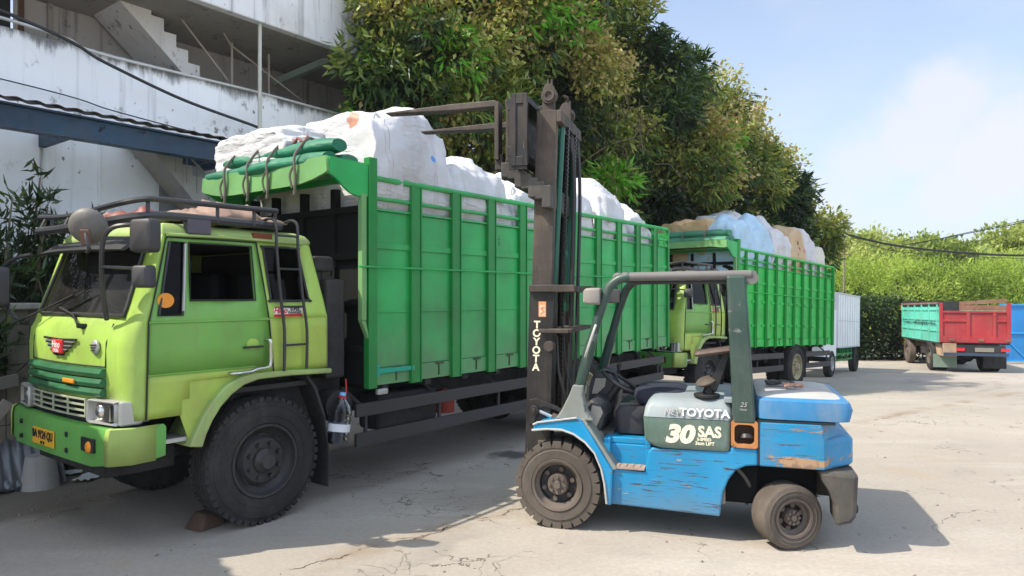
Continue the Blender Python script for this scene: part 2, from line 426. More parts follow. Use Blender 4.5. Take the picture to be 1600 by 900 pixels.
# body sides whose paint is stretched or flaked are listed above; bags, cloth and plastic follow
def cloth(name, c, var=.12, dirt=(.35,.28,.2), da=.25, cs=14, strength=.6, tr=0.0, stretch=(1,1,2.4), marks=(), straps=()):
    m, n, l, b = newmat(name)
    co = ocoord(n, l, stretch)
    w1 = tnoise(n, l, co, 3.0, 6, .62, .8); w2 = tnoise(n, l, co, cs, 5, .6, .5)
    base = mix(n, l, ramp(n, l, tnoise(n, l, ocoord(n, l), 1.2, 4), .3, .7), tuple(x*(1-var) for x in c), tuple(min(x*(1+var*.4),.95) for x in c))
    base = mix(n, l, ramp(n, l, tnoise(n, l, ocoord(n, l, (1,1,1), (4,4,4)), 2.2, 8, .7), .52, .82, 0, da), base, dirt)
    sk = None
    if straps:                               # sewn webbing running up the bag
        sx = n.new("ShaderNodeSeparateXYZ"); l.new(ocoord(n, l), sx.inputs[0])
        wobx = math_(n, l, 'ADD', sx.outputs[0], math_(n, l, 'MULTIPLY', tnoise(n, l, ocoord(n, l), 1.6, 3), .12))
        for s0 in straps:
            k_ = ramp(n, l, math_(n, l, 'ABSOLUTE', math_(n, l, 'SUBTRACT', wobx, s0+.06)), .022, .030, 1, 0)
            sk = k_ if sk is None else math_(n, l, 'MAXIMUM', sk, k_)
        base = mix(n, l, math_(n, l, 'MULTIPLY', sk, .35), base, (.50,.49,.46))
    for (mx, my, mz), mr, mc in marks:      # printed or stained spots
        vm = n.new("ShaderNodeVectorMath"); vm.operation = 'DISTANCE'; l.new(ocoord(n, l), vm.inputs[0]); vm.inputs[1].default_value = (mx, my, mz)
        dd = math_(n, l, 'ADD', vm.outputs["Value"], math_(n, l, 'MULTIPLY', tnoise(n, l, ocoord(n, l), 11, 5, .65), mr*1.3))
        base = mix(n, l, ramp(n, l, dd, mr*1.45, mr*1.62, .85, 0), base, mc)
    l.new(base, b.inputs["Base Color"]); b.inputs["Roughness"].default_value = .55
    b.inputs["Specular IOR Level"].default_value = .4
    w3 = tnoise(n, l, ocoord(n, l, (.35,.35,1.6), (7,3,1)), 7, 4, .6, 1.6)
    amt = ramp(n, l, tnoise(n, l, ocoord(n, l, (1,1,1), (5,8,2)), 1.5, 3, .5), .35, .65, .15, 1)
    hgt = math_(n, l, 'MULTIPLY', mix(n, l, .4, mix(n, l, .25, w1, w2), w3), amt)
    if sk is not None: hgt = math_(n, l, 'ADD', hgt, math_(n, l, 'MULTIPLY', sk, .12))
    bump(n, l, b, hgt, strength, .07)
    return m
MAT.update(
  bag   = cloth("white_woven_bag", (.60,.60,.61), da=.3, strength=1.0, straps=(-.34,.30)),
  bag1  = cloth("white_woven_bag_stained", (.60,.60,.61), da=.3, strength=1.0, straps=(-.36,.33), marks=[((.30,-.52,2.20),.055,(.03,.25,.75)),((-.12,-.44,2.50),.11,(.62,.32,.14)),((-.50,-.25,2.52),.11,(.45,.16,.07))]),
  bagc  = cloth("cream_woven_bag", (.66,.62,.54), da=.4),
  bagb  = cloth("pale_blue_plastic", (.42,.60,.74), da=.15),
  bagt  = cloth("tan_sheet", (.55,.38,.20), da=.4),
  bagt1 = cloth("tan_sheet_scrawled", (.55,.40,.24), da=.4, marks=[((-.02,-.5,2.12),.07,(.02,.02,.02)),((.06,-.5,1.98),.06,(.02,.02,.02)),((-.02,-.5,1.86),.05,(.02,.02,.02)),((.34,-.5,1.98),.10,(.60,.10,.13))]),
  tarp  = cloth("green_tarpaulin", (.012,.16,.085), .25, (.10,.16,.12), .4, 10, .5, stretch=(3,1,3)),
  tarpl = cloth("pale_green_tarpaulin", (.05,.22,.13), .25, (.20,.26,.2), .4, 10, .5, stretch=(3,1,3)),
  canvas= cloth("faded_canvas", (.30,.20,.15), .3, (.22,.27,.17), .8, 8, .5, stretch=(1,1,1)),
  maroon= cloth("maroon_cloth", (.22,.055,.04), .3, (.3,.15,.1), .4, 8, .5, stretch=(1,1,1)),
  rope  = flat("dirty_rope", (.14,.12,.10), .9),
  rag   = cloth("dark_rag", (.06,.065,.06), .3),
  ragp  = cloth("pinkish_rag", (.50,.30,.22), .3),
)
# ------------------------------------------------------------------ ground
def make_ground():
    xs = sorted(set([-400,-250,-150,-90,-60,-45] + list(np.arange(-34, 40.1, 1.0)) + [46,60,90,150,250,400]))
    ys = sorted(set([-120,-60,-40,-30] + list(np.arange(-22, 50.1, 1.0)) + [56,70,100,160,300,600,1000]))
    vs = [(x, y, ground_z(x, y)) for y in ys for x in xs]
    nx = len(xs); fs = [(j*nx+i, j*nx+i+1, (j+1)*nx+i+1, (j+1)*nx+i) for j in range(len(ys)-1) for i in range(nx-1)]
    m, n, l, b = newmat("worn_concrete")
    co = ocoord(n, l)
    big = tnoise(n, l, co, .22, 5, .6); mid = tnoise(n, l, co, 1.1, 7, .65, .3); fine = tnoise(n, l, co, 26, 6, .7)
    c = mix(n, l, ramp(n, l, big, .35, .65), (.325,.292,.25), (.395,.358,.308))
    c = mix(n, l, ramp(n, l, mid, .48, .72, 0, .5), c, (.27,.25,.225))
    c = mix(n, l, ramp(n, l, tnoise(n, l, ocoord(n, l, (.35,1.3,1), (3,8,0)), .9, 6, .6, .4), .50, .70, 0, .55), c, (.45,.42,.37))
    c = mix(n, l, ramp(n, l, fine, .35, .7, .30, 0), c, (.20,.18,.155))
    spk = tnoise(n, l, ocoord(n, l, (1,1,1), (9,3,1)), 5.5, 3, .5)
    c = mix(n, l, ramp(n, l, spk, .715, .73, 0, .6), c, (.09,.08,.07))
    c = mix(n, l, ramp(n, l, tnoise(n, l, ocoord(n, l, (1,.5,1), (2,13,1)), .8, 6, .7), .60, .72, 0, .45), c, (.33,.25,.17))
    # dirt strip beside the building, in front of the parked truck
    sx = nd(n, "ShaderNodeSeparateXYZ"); l.new(co, sx.inputs[0])
    dline = math_(n, l, 'ADD', math_(n, l, 'MULTIPLY', sx.outputs[0], -.792), math_(n, l, 'MULTIPLY', sx.outputs[1], .61))
    dl2 = math_(n, l, 'ADD', dline, math_(n, l, 'MULTIPLY', mid, 1.1))
    dm = math_(n, l, 'MULTIPLY', ramp(n, l, dl2, 7.25, 7.6), ramp(n, l, sx.outputs[1], 9.5, 8.0, 0, 1))
    soil = mix(n, l, fine, (.13,.115,.088), (.22,.195,.15))
    c = mix(n, l, dm, c, soil)
    # cracks
    wob = nd(n, "ShaderNodeTexNoise"); l.new(co, wob.inputs[0]); wob.inputs["Scale"].default_value = 2.2; wob.inputs["Detail"].default_value = 6
    wv = nd(n, "ShaderNodeVectorMath", operation='MULTIPLY_ADD'); l.new(wob.outputs[1], wv.inputs[0]); wv.inputs[1].default_value = (.9,.9,0); l.new(co, wv.inputs[2])
    vo = nd(n, "ShaderNodeTexVoronoi", feature='DISTANCE_TO_EDGE'); l.new(wv.outputs[0], vo.inputs[0]); vo.inputs["Scale"].default_value = .62
    vo2 = nd(n, "ShaderNodeTexVoronoi", feature='DISTANCE_TO_EDGE'); l.new(wv.outputs[0], vo2.inputs[0]); vo2.inputs["Scale"].default_value = 2.6
    k1 = math_(n, l, 'MULTIPLY', ramp(n, l, vo.outputs[0], .001, .005, 1, 0), ramp(n, l, tnoise(n, l, co, .8, 4), .52, .62))
    k2 = math_(n, l, 'MULTIPLY', ramp(n, l, vo2.outputs[0], .003, .014, 1, 0), ramp(n, l, tnoise(n, l, ocoord(n, l, (1,1,1), (7,1,0)), .55, 4), .54, .62))
    # one long open joint running past the trucks
    wob1 = tnoise(n, l, ocoord(n, l, (1,1,1), (1,1,0)), 1.7, 6, .65)
    jl = math_(n, l, 'ADD', math_(n, l, 'MULTIPLY', sx.outputs[0], .64), math_(n, l, 'MULTIPLY', sx.outputs[1], -.768))
    jd = math_(n, l, 'ABSOLUTE', math_(n, l, 'ADD', jl, math_(n, l, 'ADD', 4.42, math_(n, l, 'MULTIPLY', wob1, .5))))
    k3 = math_(n, l, 'MULTIPLY', ramp(n, l, jd, .006, .018, 1, 0), ramp(n, l, tnoise(n, l, co, 2.0, 3), .40, .50))
    k3 = math_(n, l, 'MULTIPLY', k3, ramp(n, l, sx.outputs[1], 8.5, 9.0, 1, 0))
    stj = math_(n, l, 'MULTIPLY', ramp(n, l, jd, .0, .22, 1, 0), ramp(n, l, mid, .42, .6))
    c = mix(n, l, math_(n, l, 'MULTIPLY', stj, .55), c, (.235,.165,.105))
    kk = math_(n, l, 'MAXIMUM', math_(n, l, 'MAXIMUM', k1, k2), k3)
    c = mix(n, l, math_(n, l, 'MULTIPLY', kk, .85), c, (.055,.045,.036))
    # old tyre tracks along the yard
    tv = math_(n, l, 'ADD', math_(n, l, 'MULTIPLY', sx.outputs[0], .70), math_(n, l, 'MULTIPLY', sx.outputs[1], -.714))
    tv = math_(n, l, 'ADD', tv, math_(n, l, 'MULTIPLY', big, 3.0))
    tw_ = math_(n, l, 'ABSOLUTE', math_(n, l, 'SUBTRACT', math_(n, l, 'FRACT', math_(n, l, 'MULTIPLY', tv, .55)), .5))
    trk = math_(n, l, 'MULTIPLY', ramp(n, l, tw_, .03, .12, 1, 0), ramp(n, l, tnoise(n, l, ocoord(n, l, (.5,.5,1), (4,4,4)), 1.0, 5), .48, .66))
    c = mix(n, l, math_(n, l, 'MULTIPLY', trk, .40), c, (.20,.185,.165))
    # oil spots near the forklift
    oil = None
    for ox, oy, orr in ((.02,8.3,.26),(.35,8.0,.2)):
        dx = math_(n, l, 'SUBTRACT', sx.outputs[0], ox); dy = math_(n, l, 'SUBTRACT', sx.outputs[1], oy)
        dd = math_(n, l, 'SQRT', math_(n, l, 'ADD', math_(n, l, 'MULTIPLY', dx, dx), math_(n, l, 'MULTIPLY', dy, dy)))
        o_ = ramp(n, l, math_(n, l, 'ADD', dd, math_(n, l, 'MULTIPLY', mid, .9)), orr*.7+.42, orr+.50, 1, 0)
        oil = o_ if oil is None else math_(n, l, 'MAXIMUM', oil, o_)
    c = mix(n, l, math_(n, l, 'MULTIPLY', oil, .8), c, (.035,.033,.032))
    l.new(c, b.inputs["Base Color"]); b.inputs["Roughness"].default_value = .9; b.inputs["Specular IOR Level"].default_value = .25
    hh = math_(n, l, 'SUBTRACT', mix(n, l, .5, fine, mid), math_(n, l, 'MULTIPLY', kk, .8))
    bump(n, l, b, hh, .35, .02)
    me = bpy.data.meshes.new("ground"); me.from_pydata(vs, [], fs)
    o = link_mesh(me, "ground", m, smooth=60); tag(o, kind='structure')
    return o
make_ground()
def haze():
    m = bpy.data.materials.new("haze"); m.use_nodes = True; n, l = m.node_tree.nodes, m.node_tree.links; n.clear()
    v = n.new("ShaderNodeVolumePrincipled"); v.inputs["Color"].default_value = (.92,.94,1,1); v.inputs["Density"].default_value = .0005; v.inputs["Anisotropy"].default_value = .2
    o_ = n.new("ShaderNodeOutputMaterial"); l.new(v.outputs[0], o_.inputs["Volume"])
    o = MB().box(-410, 410, -130, 1010, -2, 16).build("haze", m); tag(o, kind='stuff')
haze()

# frame of the parked truck: x runs to its rear, y away from the camera side
DA = Vector((825/F_PX, 1.0, 0)).normalized(); YAW_A = math.atan2(DA.y, DA.x)
NA = Vector((DA.y, -DA.x, 0))
TA = at(400, 823, H_CAM*F_PX/(823-461)); TA.z = 0
def afr(s, t, z=0): return TA + DA*s + NA*t + Vector((0,0,z))       # t > 0 towards the camera

# ------------------------------------------------------------------ building
def wallmat(name, c, mould=.5, streak=.6, warm=(.42,.36,.26)):
    m, n, l, b = newmat(name)
    co = ocoord(n, l)
    base = mix(n, l, ramp(n, l, tnoise(n, l, co, .5, 5, .6), .3, .7), tuple(x*.92 for x in c), c)
    base = mix(n, l, ramp(n, l, tnoise(n, l, ocoord(n, l, (1,1,1), (8,2,5)), .8, 6, .6), .52, .75, 0, .35), base, warm)
    st = tnoise(n, l, ocoord(n, l, (3.4,3.4,.16)), 1.4, 7, .68)
    base = mix(n, l, ramp(n, l, st, .52, .76, 0, streak), base, (.12,.115,.10))
    bl = tnoise(n, l, ocoord(n, l, (1,1,.8), (2,6,1)), 2.6, 9, .74)
    base = mix(n, l, ramp(n, l, bl, .565, .68, 0, mould), base, (.06,.06,.055))
    ch = tnoise(n, l, ocoord(n, l, (1,1,.7), (6,6,2)), 7.0, 5, .6)
    base = mix(n, l, ramp(n, l, ch, .685, .70, 0, .8), base, (.12,.115,.105))
    l.new(base, b.inputs["Base Color"]); b.inputs["Roughness"].default_value = .9; b.inputs["Specular IOR Level"].default_value = .2
    bump(n, l, b, mix(n, l, .5, bl, tnoise(n, l, co, 12, 6, .7)), .3, .02)
    return m
M_WALL = wallmat("weathered_white_wall", (.90,.91,.93), .30, .22, (.66,.62,.54))
M_WALL2 = wallmat("mouldy_parapet", (.74,.745,.75), .75, .6)
M_REC = wallmat("grey_back_wall", (.50,.49,.47), .9, .9)
M_CON = wallmat("bare_concrete", (.38,.36,.33), .7, .5)
def edgemould(name, c, zt):
    "parapet paint with black mould growing down from its coping"
    m = wallmat(name, c, .75, .55); n, l = m.node_tree.nodes, m.node_tree.links
    b = n["Principled BSDF"]; src = b.inputs["Base Color"].links[0].from_socket
    co = ocoord(n, l); sx = nd(n, "ShaderNodeSeparateXYZ"); l.new(co, sx.inputs[0])
    nz = tnoise(n, l, ocoord(n, l, (2.4,2.4,.5), (1,1,1)), 1.5, 8, .7)
    h = math_(n, l, 'ADD', math_(n, l, 'SUBTRACT', sx.outputs[2], zt), math_(n, l, 'MULTIPLY', nz, .95))
    l.new(mix(n, l, ramp(n, l, h, .28, .47, 0, .85), src, (.085,.083,.075)), b.inputs["Base Color"])
    return m

BLD = thing("building", "long weathered white building with mouldy walkway, outside stairs and blue awning beam", "building",
            afr(0, -5.5), (0,0,YAW_A))
def build_building():
    P = BLD
    MB().box(-16, 7.6, .06, .35, -.3, 4.36).build("wall", M_WALL, P)
    # thin raised panel joints on the ground floor wall
    for x in (.33, 1.05):
        MB().box(x-.012, x+.012, .03, .059, 0, 4.3).build("drain_pipe", MAT["silver"] if x < .5 else M_WALL, P)
    MB().box(-16, 7.6, .0, 1.75, 4.362, 4.48).build("walkway_slab", M_CON, P)
    MB().box(-16, 7.2, -.02, .13, 4.30, 5.36).build("parapet", edgemould("mouldy_parapet_edge", (.90,.91,.93), 5.36), P, bevel=.02)
    # recessed upper wall, with a dark door opening at the left
    me = holed([(-16,4.48),(9.4,4.48),(9.4,11),(-16,11)], [[(-.75,4.49),(.56,4.49),(.56,6.75),(-.75,6.75)]], .2, XZ(0,1.75,0))
    link_mesh(me, "upper_wall", M_REC, P)
    MB().box(-1.2, 1.0, 3.4, 3.5, 4.3, 7).build("room_back", flat("dark_room", (.02,.025,.03)), P)
    d = MB(); d.box(.56,.63,1.60,1.66,4.49,6.82); d.box(-.82,-.75,1.60,1.66,4.49,6.82); d.box(-.75,.56,1.60,1.66,6.75,6.82)
    d.build("door_frame", flat("brown_door_frame", (.12,.06,.035)), P)
    MB().box(-.7,.10,1.3,1.55,4.49,5.55).build("blue_drum", flat("blue_plastic_sheet", (.01,.16,.50)), P, bevel=.06)
    MB().box(.95,1.02,1.60,1.66,4.49,6.9).build("drain_pipe", M_CON, P)
    # the floor above, its parapet standing forward
    MB().box(-16, 9.4, -.35, 1.66, 6.42, 6.58).build("upper_slab", M_CON, P)
    MB().box(-16, 9.3, -.45, -.28, 6.38, 8.3).build("upper_parapet", wallmat("upper_parapet_paint", (.82,.82,.83), .6, .75), P, bevel=.02)
    MB().box(-16, 9.4, -.3, 6, 8.3, 8.45).build("roof_slab", M_CON, P)
    for x in (6.0, 7.4, 8.6):
        MB().box(x-.03, x+.03, -.50, -.452, 6.38, 8.25).build("drain_pipe", flat("dark_joint", (.10,.09,.08)), P)
    MB().bar((4.75,1.3,6.05),(5.2,.2,6.4),.12,.12).build("brace", flat("pale_green_brace", (.28,.36,.32)), P)
    MB().box(7.2, 9.3, .3, 6, -.5, 8.3).build("end_wall", M_WALL, P)
    # stairs between the walkway and the floor above
    def flight(name, x0, z0, x1, z1, y0, y1, nst):
        s = MB(); dx, dz = (x1-x0)/nst, (z1-z0)/nst
        poly = [(x0, z0-.42)]
        for k in range(nst):
            poly += [(x0+dx*k, z0+dz*k), (x0+dx*(k+1), z0+dz*k)]
        poly += [(x1, z1), (x1, z1-.18)]
        s.prism(poly, y0, y1)
        return s
    st = flight("stair", 1.45, 6.95, 3.45, 4.95, .62, 1.55, 10).build("staircase", wallmat("stair_paint", (.78,.77,.75), .6, .4), P)
    h = MB(); h.tube([(2.2,.60,6.75),(3.35,.60,5.62)], .018); h.tube([(3.42,.6,6.3),(3.42,.6,5.0)], .022); h.tube([(3.0,.6,6.75),(3.4,.6,6.25),(4.9,.6,5.6)], .016)
    h.tube([(4.15,.6,6.3),(4.15,.6,4.6)], .02)
    h.build("handrail", flat("rusty_pale_rail", (.40,.36,.31)), st, smooth=40)
    # lower broken stair showing under the awning
    s2 = MB(); poly = [(1.35,4.15),(1.42,4.3)]
    for k in range(7): poly += [(1.5+.15*k,4.28-.15*k),(1.65+.15*k,4.28-.15*k)]
    poly += [(2.75,3.1),(2.45,2.95)]
    s2.prism(poly, -.55, .0).build("lower_staircase", M_CON, P)
    r = MB(); r.tube([(1.75,-.56,4.2),(2.75,-.56,3.35)], .015)
    for k in range(6): r.tube([(1.85+.16*k,-.56,4.1-.136*k),(1.85+.16*k,-.56,3.7-.136*k)], .008, 5)
    r.build("handrail", flat("thin_grey_rail", (.33,.32,.30)), P, smooth=40)
    MB().box(1.9, 6.5, .0, .055, 2.6, 4.29).build("dark_recess_panel", flat("recess_shade_grey", (.20,.20,.20)), P)  # flat grey panel standing in for the shade of a recess
    # awning: blue steel beam under wavy roof sheets
    b = MB(); b.box(-14, 2.62, -1.12, -1.04, 3.86, 4.10); b.box(-14, 2.62, -1.17, -.98, 4.102, 4.125); b.box(-14, 2.62, -1.17, -.98, 3.835, 3.858)
    b.box(2.52, 2.60, -1.03, .05, 3.88, 4.08)
    for k in range(9): b.box(-13+1.9*k, -12.92+1.9*k, -1.03, .05, 3.88, 4.08)
    b.build("awning_beam", paint("blue_beam_paint", (.008,.042,.085), .5, .3, (.05,.05,.05), .5, chip=(.02,.02,.03), ct=.64, cs=4), P)
    w = MB(); n_ = 500; rings = []
    for k in range(n_+1):
        x = -14 + 16.75*k/n_; zz_ = .013*math.sin(x*2*math.pi/.21)
        rings.append([(x,-1.28,4.16+zz_),(x,-.70,4.26+zz_*.8)])
    w.loft(rings, ring_closed=False, cap=False)
    o = w.build("awning_sheet", paint("rusty_roof_sheet", (.07,.06,.055), .7, .3, (.10,.05,.03), .6), P, smooth=60, fix=False)
    so = o.modifiers.new("thick", 'SOLIDIFY'); so.thickness = .006
    # standpipe in front of the walkway
    MB().tube([(3.35,-.35,4.3),(3.36,-.35,9.2)], .032, 10).build("standpipe", flat("pale_pipe", (.52,.52,.44), .5), P, smooth=40)
build_building()

def cable(name, label, pts, r, mat, group=None, sub=8):
    o = MB().tube(smooth_path(pts, sub), r, 6).build(name, mat, None, smooth=50)
    return tag(o, label, "cable", group)
bw = BLD.matrix_basis.copy()
bw = Matrix.Translation(BLD.location) @ Matrix.Rotation(YAW_A, 4, 'Z')
def bpt(x, y, z): return bw @ Vector((x, y, z))
cable("conduit", "pale grey conduit clipped along the top edge of the walkway wall",
      [bpt(-6,-.06,5.5), bpt(-.1,-.06,5.44), bpt(.9,-.07,5.31), bpt(2.2,-.06,5.32), bpt(3.6,-.06,5.34), bpt(5.2,-.06,5.33), bpt(7.1,-.06,5.36)], .022, flat("grey_conduit", (.55,.55,.54)), "cables on the building")
cable("power_cable", "thick black cable sagging diagonally across the white walkway wall",
      [bpt(-5,-.4,6.1), bpt(-.1,-.32,5.42), bpt(1.0,-.3,5.12), bpt(2.1,-.28,4.86), bpt(3.35,-.3,4.68), bpt(3.9,-.3,4.55), bpt(4.6,.0,4.40)], .024, MAT["black"], "cables on the building")
cable("power_cable", "thin black wire running close above the awning sheets",
      [bpt(-6,-.2,4.8), bpt(-.1,-.12,4.64), bpt(1.2,-.12,4.52), bpt(2.6,-.15,4.42), bpt(4.5,-.05,4.4)], .009, MAT["ink"], "cables on the building")

# ------------------------------------------------------------------ foliage
def leaf_mesh(name, centres, outs, length, width, tints, mat, parent, rng, spread=1.0, droop=.35, per=10, rad=.3, size_var=.35):
    "rosettes of folded leaves: every centre gets `per` leaves"
    C = np.repeat(np.asarray(centres, float), per, 0); O = np.repeat(np.asarray(outs, float), per, 0)
    T = np.repeat(np.asarray(tints, float), per)
    N = len(C)
    d = rng.normal(size=(N,3)); d /= np.linalg.norm(d, axis=1)[:,None]
    d = d*spread + O; d[:,2] -= droop; d /= np.linalg.norm(d, axis=1)[:,None]
    off = rng.normal(size=(N,3))*rad*.5
    base = C + off
    L = length*(1 + size_var*rng.uniform(-1,1,N)); W = width*(1 + size_var*rng.uniform(-1,1,N))
    r = rng.normal(size=(N,3)); side = np.cross(d, r); side /= np.linalg.norm(side, axis=1)[:,None]
    nrm = np.cross(side, d)
    p0 = base; p1 = base + d*(L*.45)[:,None] + side*(W*.5)[:,None] + nrm*(W*.12)[:,None]
    p3 = base + d*(L*.45)[:,None] - side*(W*.5)[:,None] + nrm*(W*.12)[:,None]
    p2 = base + d*L[:,None] - nrm*(L*.10)[:,None]
    V = np.stack([p0,p1,p2,p3],1).reshape(-1,3)
    me = bpy.data.meshes.new(name)
    me.vertices.add(4*N); me.vertices.foreach_set("co", V.ravel())
    me.loops.add(4*N); me.loops.foreach_set("vertex_index", np.arange(4*N, dtype=np.int32))
    me.polygons.add(N); me.polygons.foreach_set("loop_start", np.arange(0,4*N,4,dtype=np.int32))
    at_ = me.attributes.new("tint", 'FLOAT', 'FACE')
    at_.data.foreach_set("value", np.clip(T + rng.normal(size=N)*.07, 0, 1).astype(np.float32))
    me.update(); me.materials.append(mat)
    o = bpy.data.objects.new(name, me); col.objects.link(o); o.parent = parent
    return o

M_BARK = paint("bark", (.10,.08,.06), .9, .25, (.16,.14,.12), .4, bmp=.5)
M_MANGO = leafmat("mango_leaves", [(0,(.012,.030,.012)),(.22,(.040,.090,.026)),(.42,(.15,.23,.045)),(.58,(.36,.38,.085)),(.84,(.44,.32,.15)),(1,(.14,.42,.03))], .42, .28, .4)
def limb(mb, a, b, ra, rb, rng, n=5, wob=.25):
    a, b = Vector(a), Vector(b); pts = []
    for k in range(n+1):
        t = k/n; p = a.lerp(b, t)
        if 0 < k < n: p += Vector(rng.normal(size=3)*wob*(b-a).length*.12)
        p.z += math.sin(t*math.pi)*.06*(b-a).length
        pts.append(p)
    pts = smooth_path(pts, 3)
    mb.tube(pts, [ra+(rb-ra)*i/(len(pts)-1) for i in range(len(pts))], 7)

def mango():
    rng = np.random.default_rng(7)
    base = Vector((2.2, 18.2, 0)); base.z = ground_z(base.x, base.y)
    root = thing("mango_tree", "huge leafy mango tree with browning clumps towering over the loaded trucks", "tree", base)
    # lobes of the crown: pixel, metres away, radius in pixels
    lobes = [(640,10,13.5,85),(675,80,13.2,100),(585,112,12.6,48),(615,150,12.8,45),(700,-20,15,150),(760,60,14.6,140),(800,-90,16,170),(850,70,15.5,140),
             (935,70,16.5,95),(890,-30,16,95),(1000,125,17.2,80),(1055,160,18.2,74),(1105,190,19,58),(1150,222,19.8,50),(1180,262,20.4,46),(1212,305,20.8,44),(1238,345,21.2,36),
             (1280,368,21.6,22),(1275,395,21.6,22),(700,170,14,95),(640,150,13.3,70),(790,200,15,120),(880,215,15.8,120),(965,200,16.4,110),(1050,255,17.6,110),(1130,280,18.8,80),(1180,330,19.8,70),
             (1215,375,20.6,50),(1000,330,16.8,95),(1080,350,18,85),(910,320,16,80),(820,300,15.6,80),(740,290,14.8,55),(1130,370,18.9,60),(1165,390,20,40)]
    br = MB(); top = base + Vector((0,0,3.2))
    trunk_pts = [base+Vector((0,0,-.2)), base+Vector((.1,.05,1.2)), base+Vector((-.05,.1,2.3)), top]
    br.tube(smooth_path(trunk_pts,4), [.48-.016*i for i in range(13)], 12)
    C, O, T = [], [], []
    TW = MB()
    for i, (u, v, D, rp) in enumerate(lobes):
        c = at(u, v, D); r = rp/F_PX*D
        limb(br, top + Vector((0,0,-.3)), c, .20, .05, rng)
        ncl = int(6 + 8.8*r*r)
        for k in range(ncl):
            d = Vector(rng.normal(size=3)); d.normalize()
            rr = r*(.62 + .42*rng.random())
            p = c + Vector((d.x*rr, d.y*rr, d.z*rr*.95))
            cr_ = .30 + .38*rng.random()
            hue = mnoise.noise(p*.62)*.85 + .44 + .30*mnoise.noise(p*1.9) + (-.20 if u < 625 else .07 if v < 275 else -.12)
            if p.y > c.y + .5*r and rng.random() < .5: continue
            if rng.random() < .035: hue = .98
            nros = int(26*cr_**2/.16)
            for q in range(nros):
                e = rng.normal(size=3); e /= np.linalg.norm(e)
                pp = np.array(p) + e*cr_*(.55 + .45*rng.random())
                C.append(pp); oo = e*.7 + np.array(d)*.5; O.append(oo)
                low = .0 if hue > .9 else max(0, -e[2])*.18  # undersides of clumps tinted darker, shade put into the leaf colour
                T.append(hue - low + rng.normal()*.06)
            if rng.random() < .35:
                q_ = c + d*r*.5
                limb(TW, q_, p + d*cr_*.6, .018, .006, rng, 4, .5)
        # inner foliage tinted dark for the shade inside the crown
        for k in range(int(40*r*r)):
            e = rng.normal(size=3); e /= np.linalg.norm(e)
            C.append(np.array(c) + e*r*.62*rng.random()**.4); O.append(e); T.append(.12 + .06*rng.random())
    # bare twigs in front of the crown
    tcx = at(955, 215, 14.9)
    for k in range(70):
        a = tcx + Vector(rng.normal(size=3)*np.array([.55,.3,.6])); b_ = a + Vector(rng.normal(size=3)*np.array([.5,.3,.6]))
        limb(TW, a, b_, .010, .004, rng, 3, .9)
    limb(TW, at(960,330,16), tcx, .05, .02, rng)
    for a_, b_ in ((at(770,300,14.2),at(730,120,13.2)),(at(840,330,14.8),at(880,150,13.9)),(at(1010,400,16.0),at(1090,260,16.6)),(at(1080,420,16.8),at(1180,330,18.3))): limb(br, a_, b_, .10, .03, rng, 6, .6)
    # fresh green shoot low in the middle
    sh = at(955, 282, 14.6)
    for k in range(95):
        e = rng.normal(size=3); e /= np.linalg.norm(e)
        C.append(np.array(sh) + e*np.array([.62,.35,.40])*rng.random()**.5); O.append(e + np.array([0,-.3,.4])); T.append(1.0)
    inv = -np.array(base)
    C = np.array(C)+inv; O = np.array(O); T = np.array(T)
    vine = (T > .52) & (T < .93)                # yellowing creeper over long dark mango leaves
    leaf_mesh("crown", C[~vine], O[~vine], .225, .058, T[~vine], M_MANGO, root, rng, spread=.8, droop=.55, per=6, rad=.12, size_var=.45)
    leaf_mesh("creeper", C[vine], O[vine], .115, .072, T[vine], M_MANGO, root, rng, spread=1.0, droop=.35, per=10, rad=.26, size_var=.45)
    br.v = [tuple(Vector(v) - base) for v in br.v]; TW.v = [tuple(Vector(v) - base) for v in TW.v]
    br.build("trunk", M_BARK, root, smooth=60)
    TW.build("twigs", flat("bare_twigs", (.17,.13,.10), .9), root, smooth=60)
    print("mango leaves", len(C)*6)
mango()

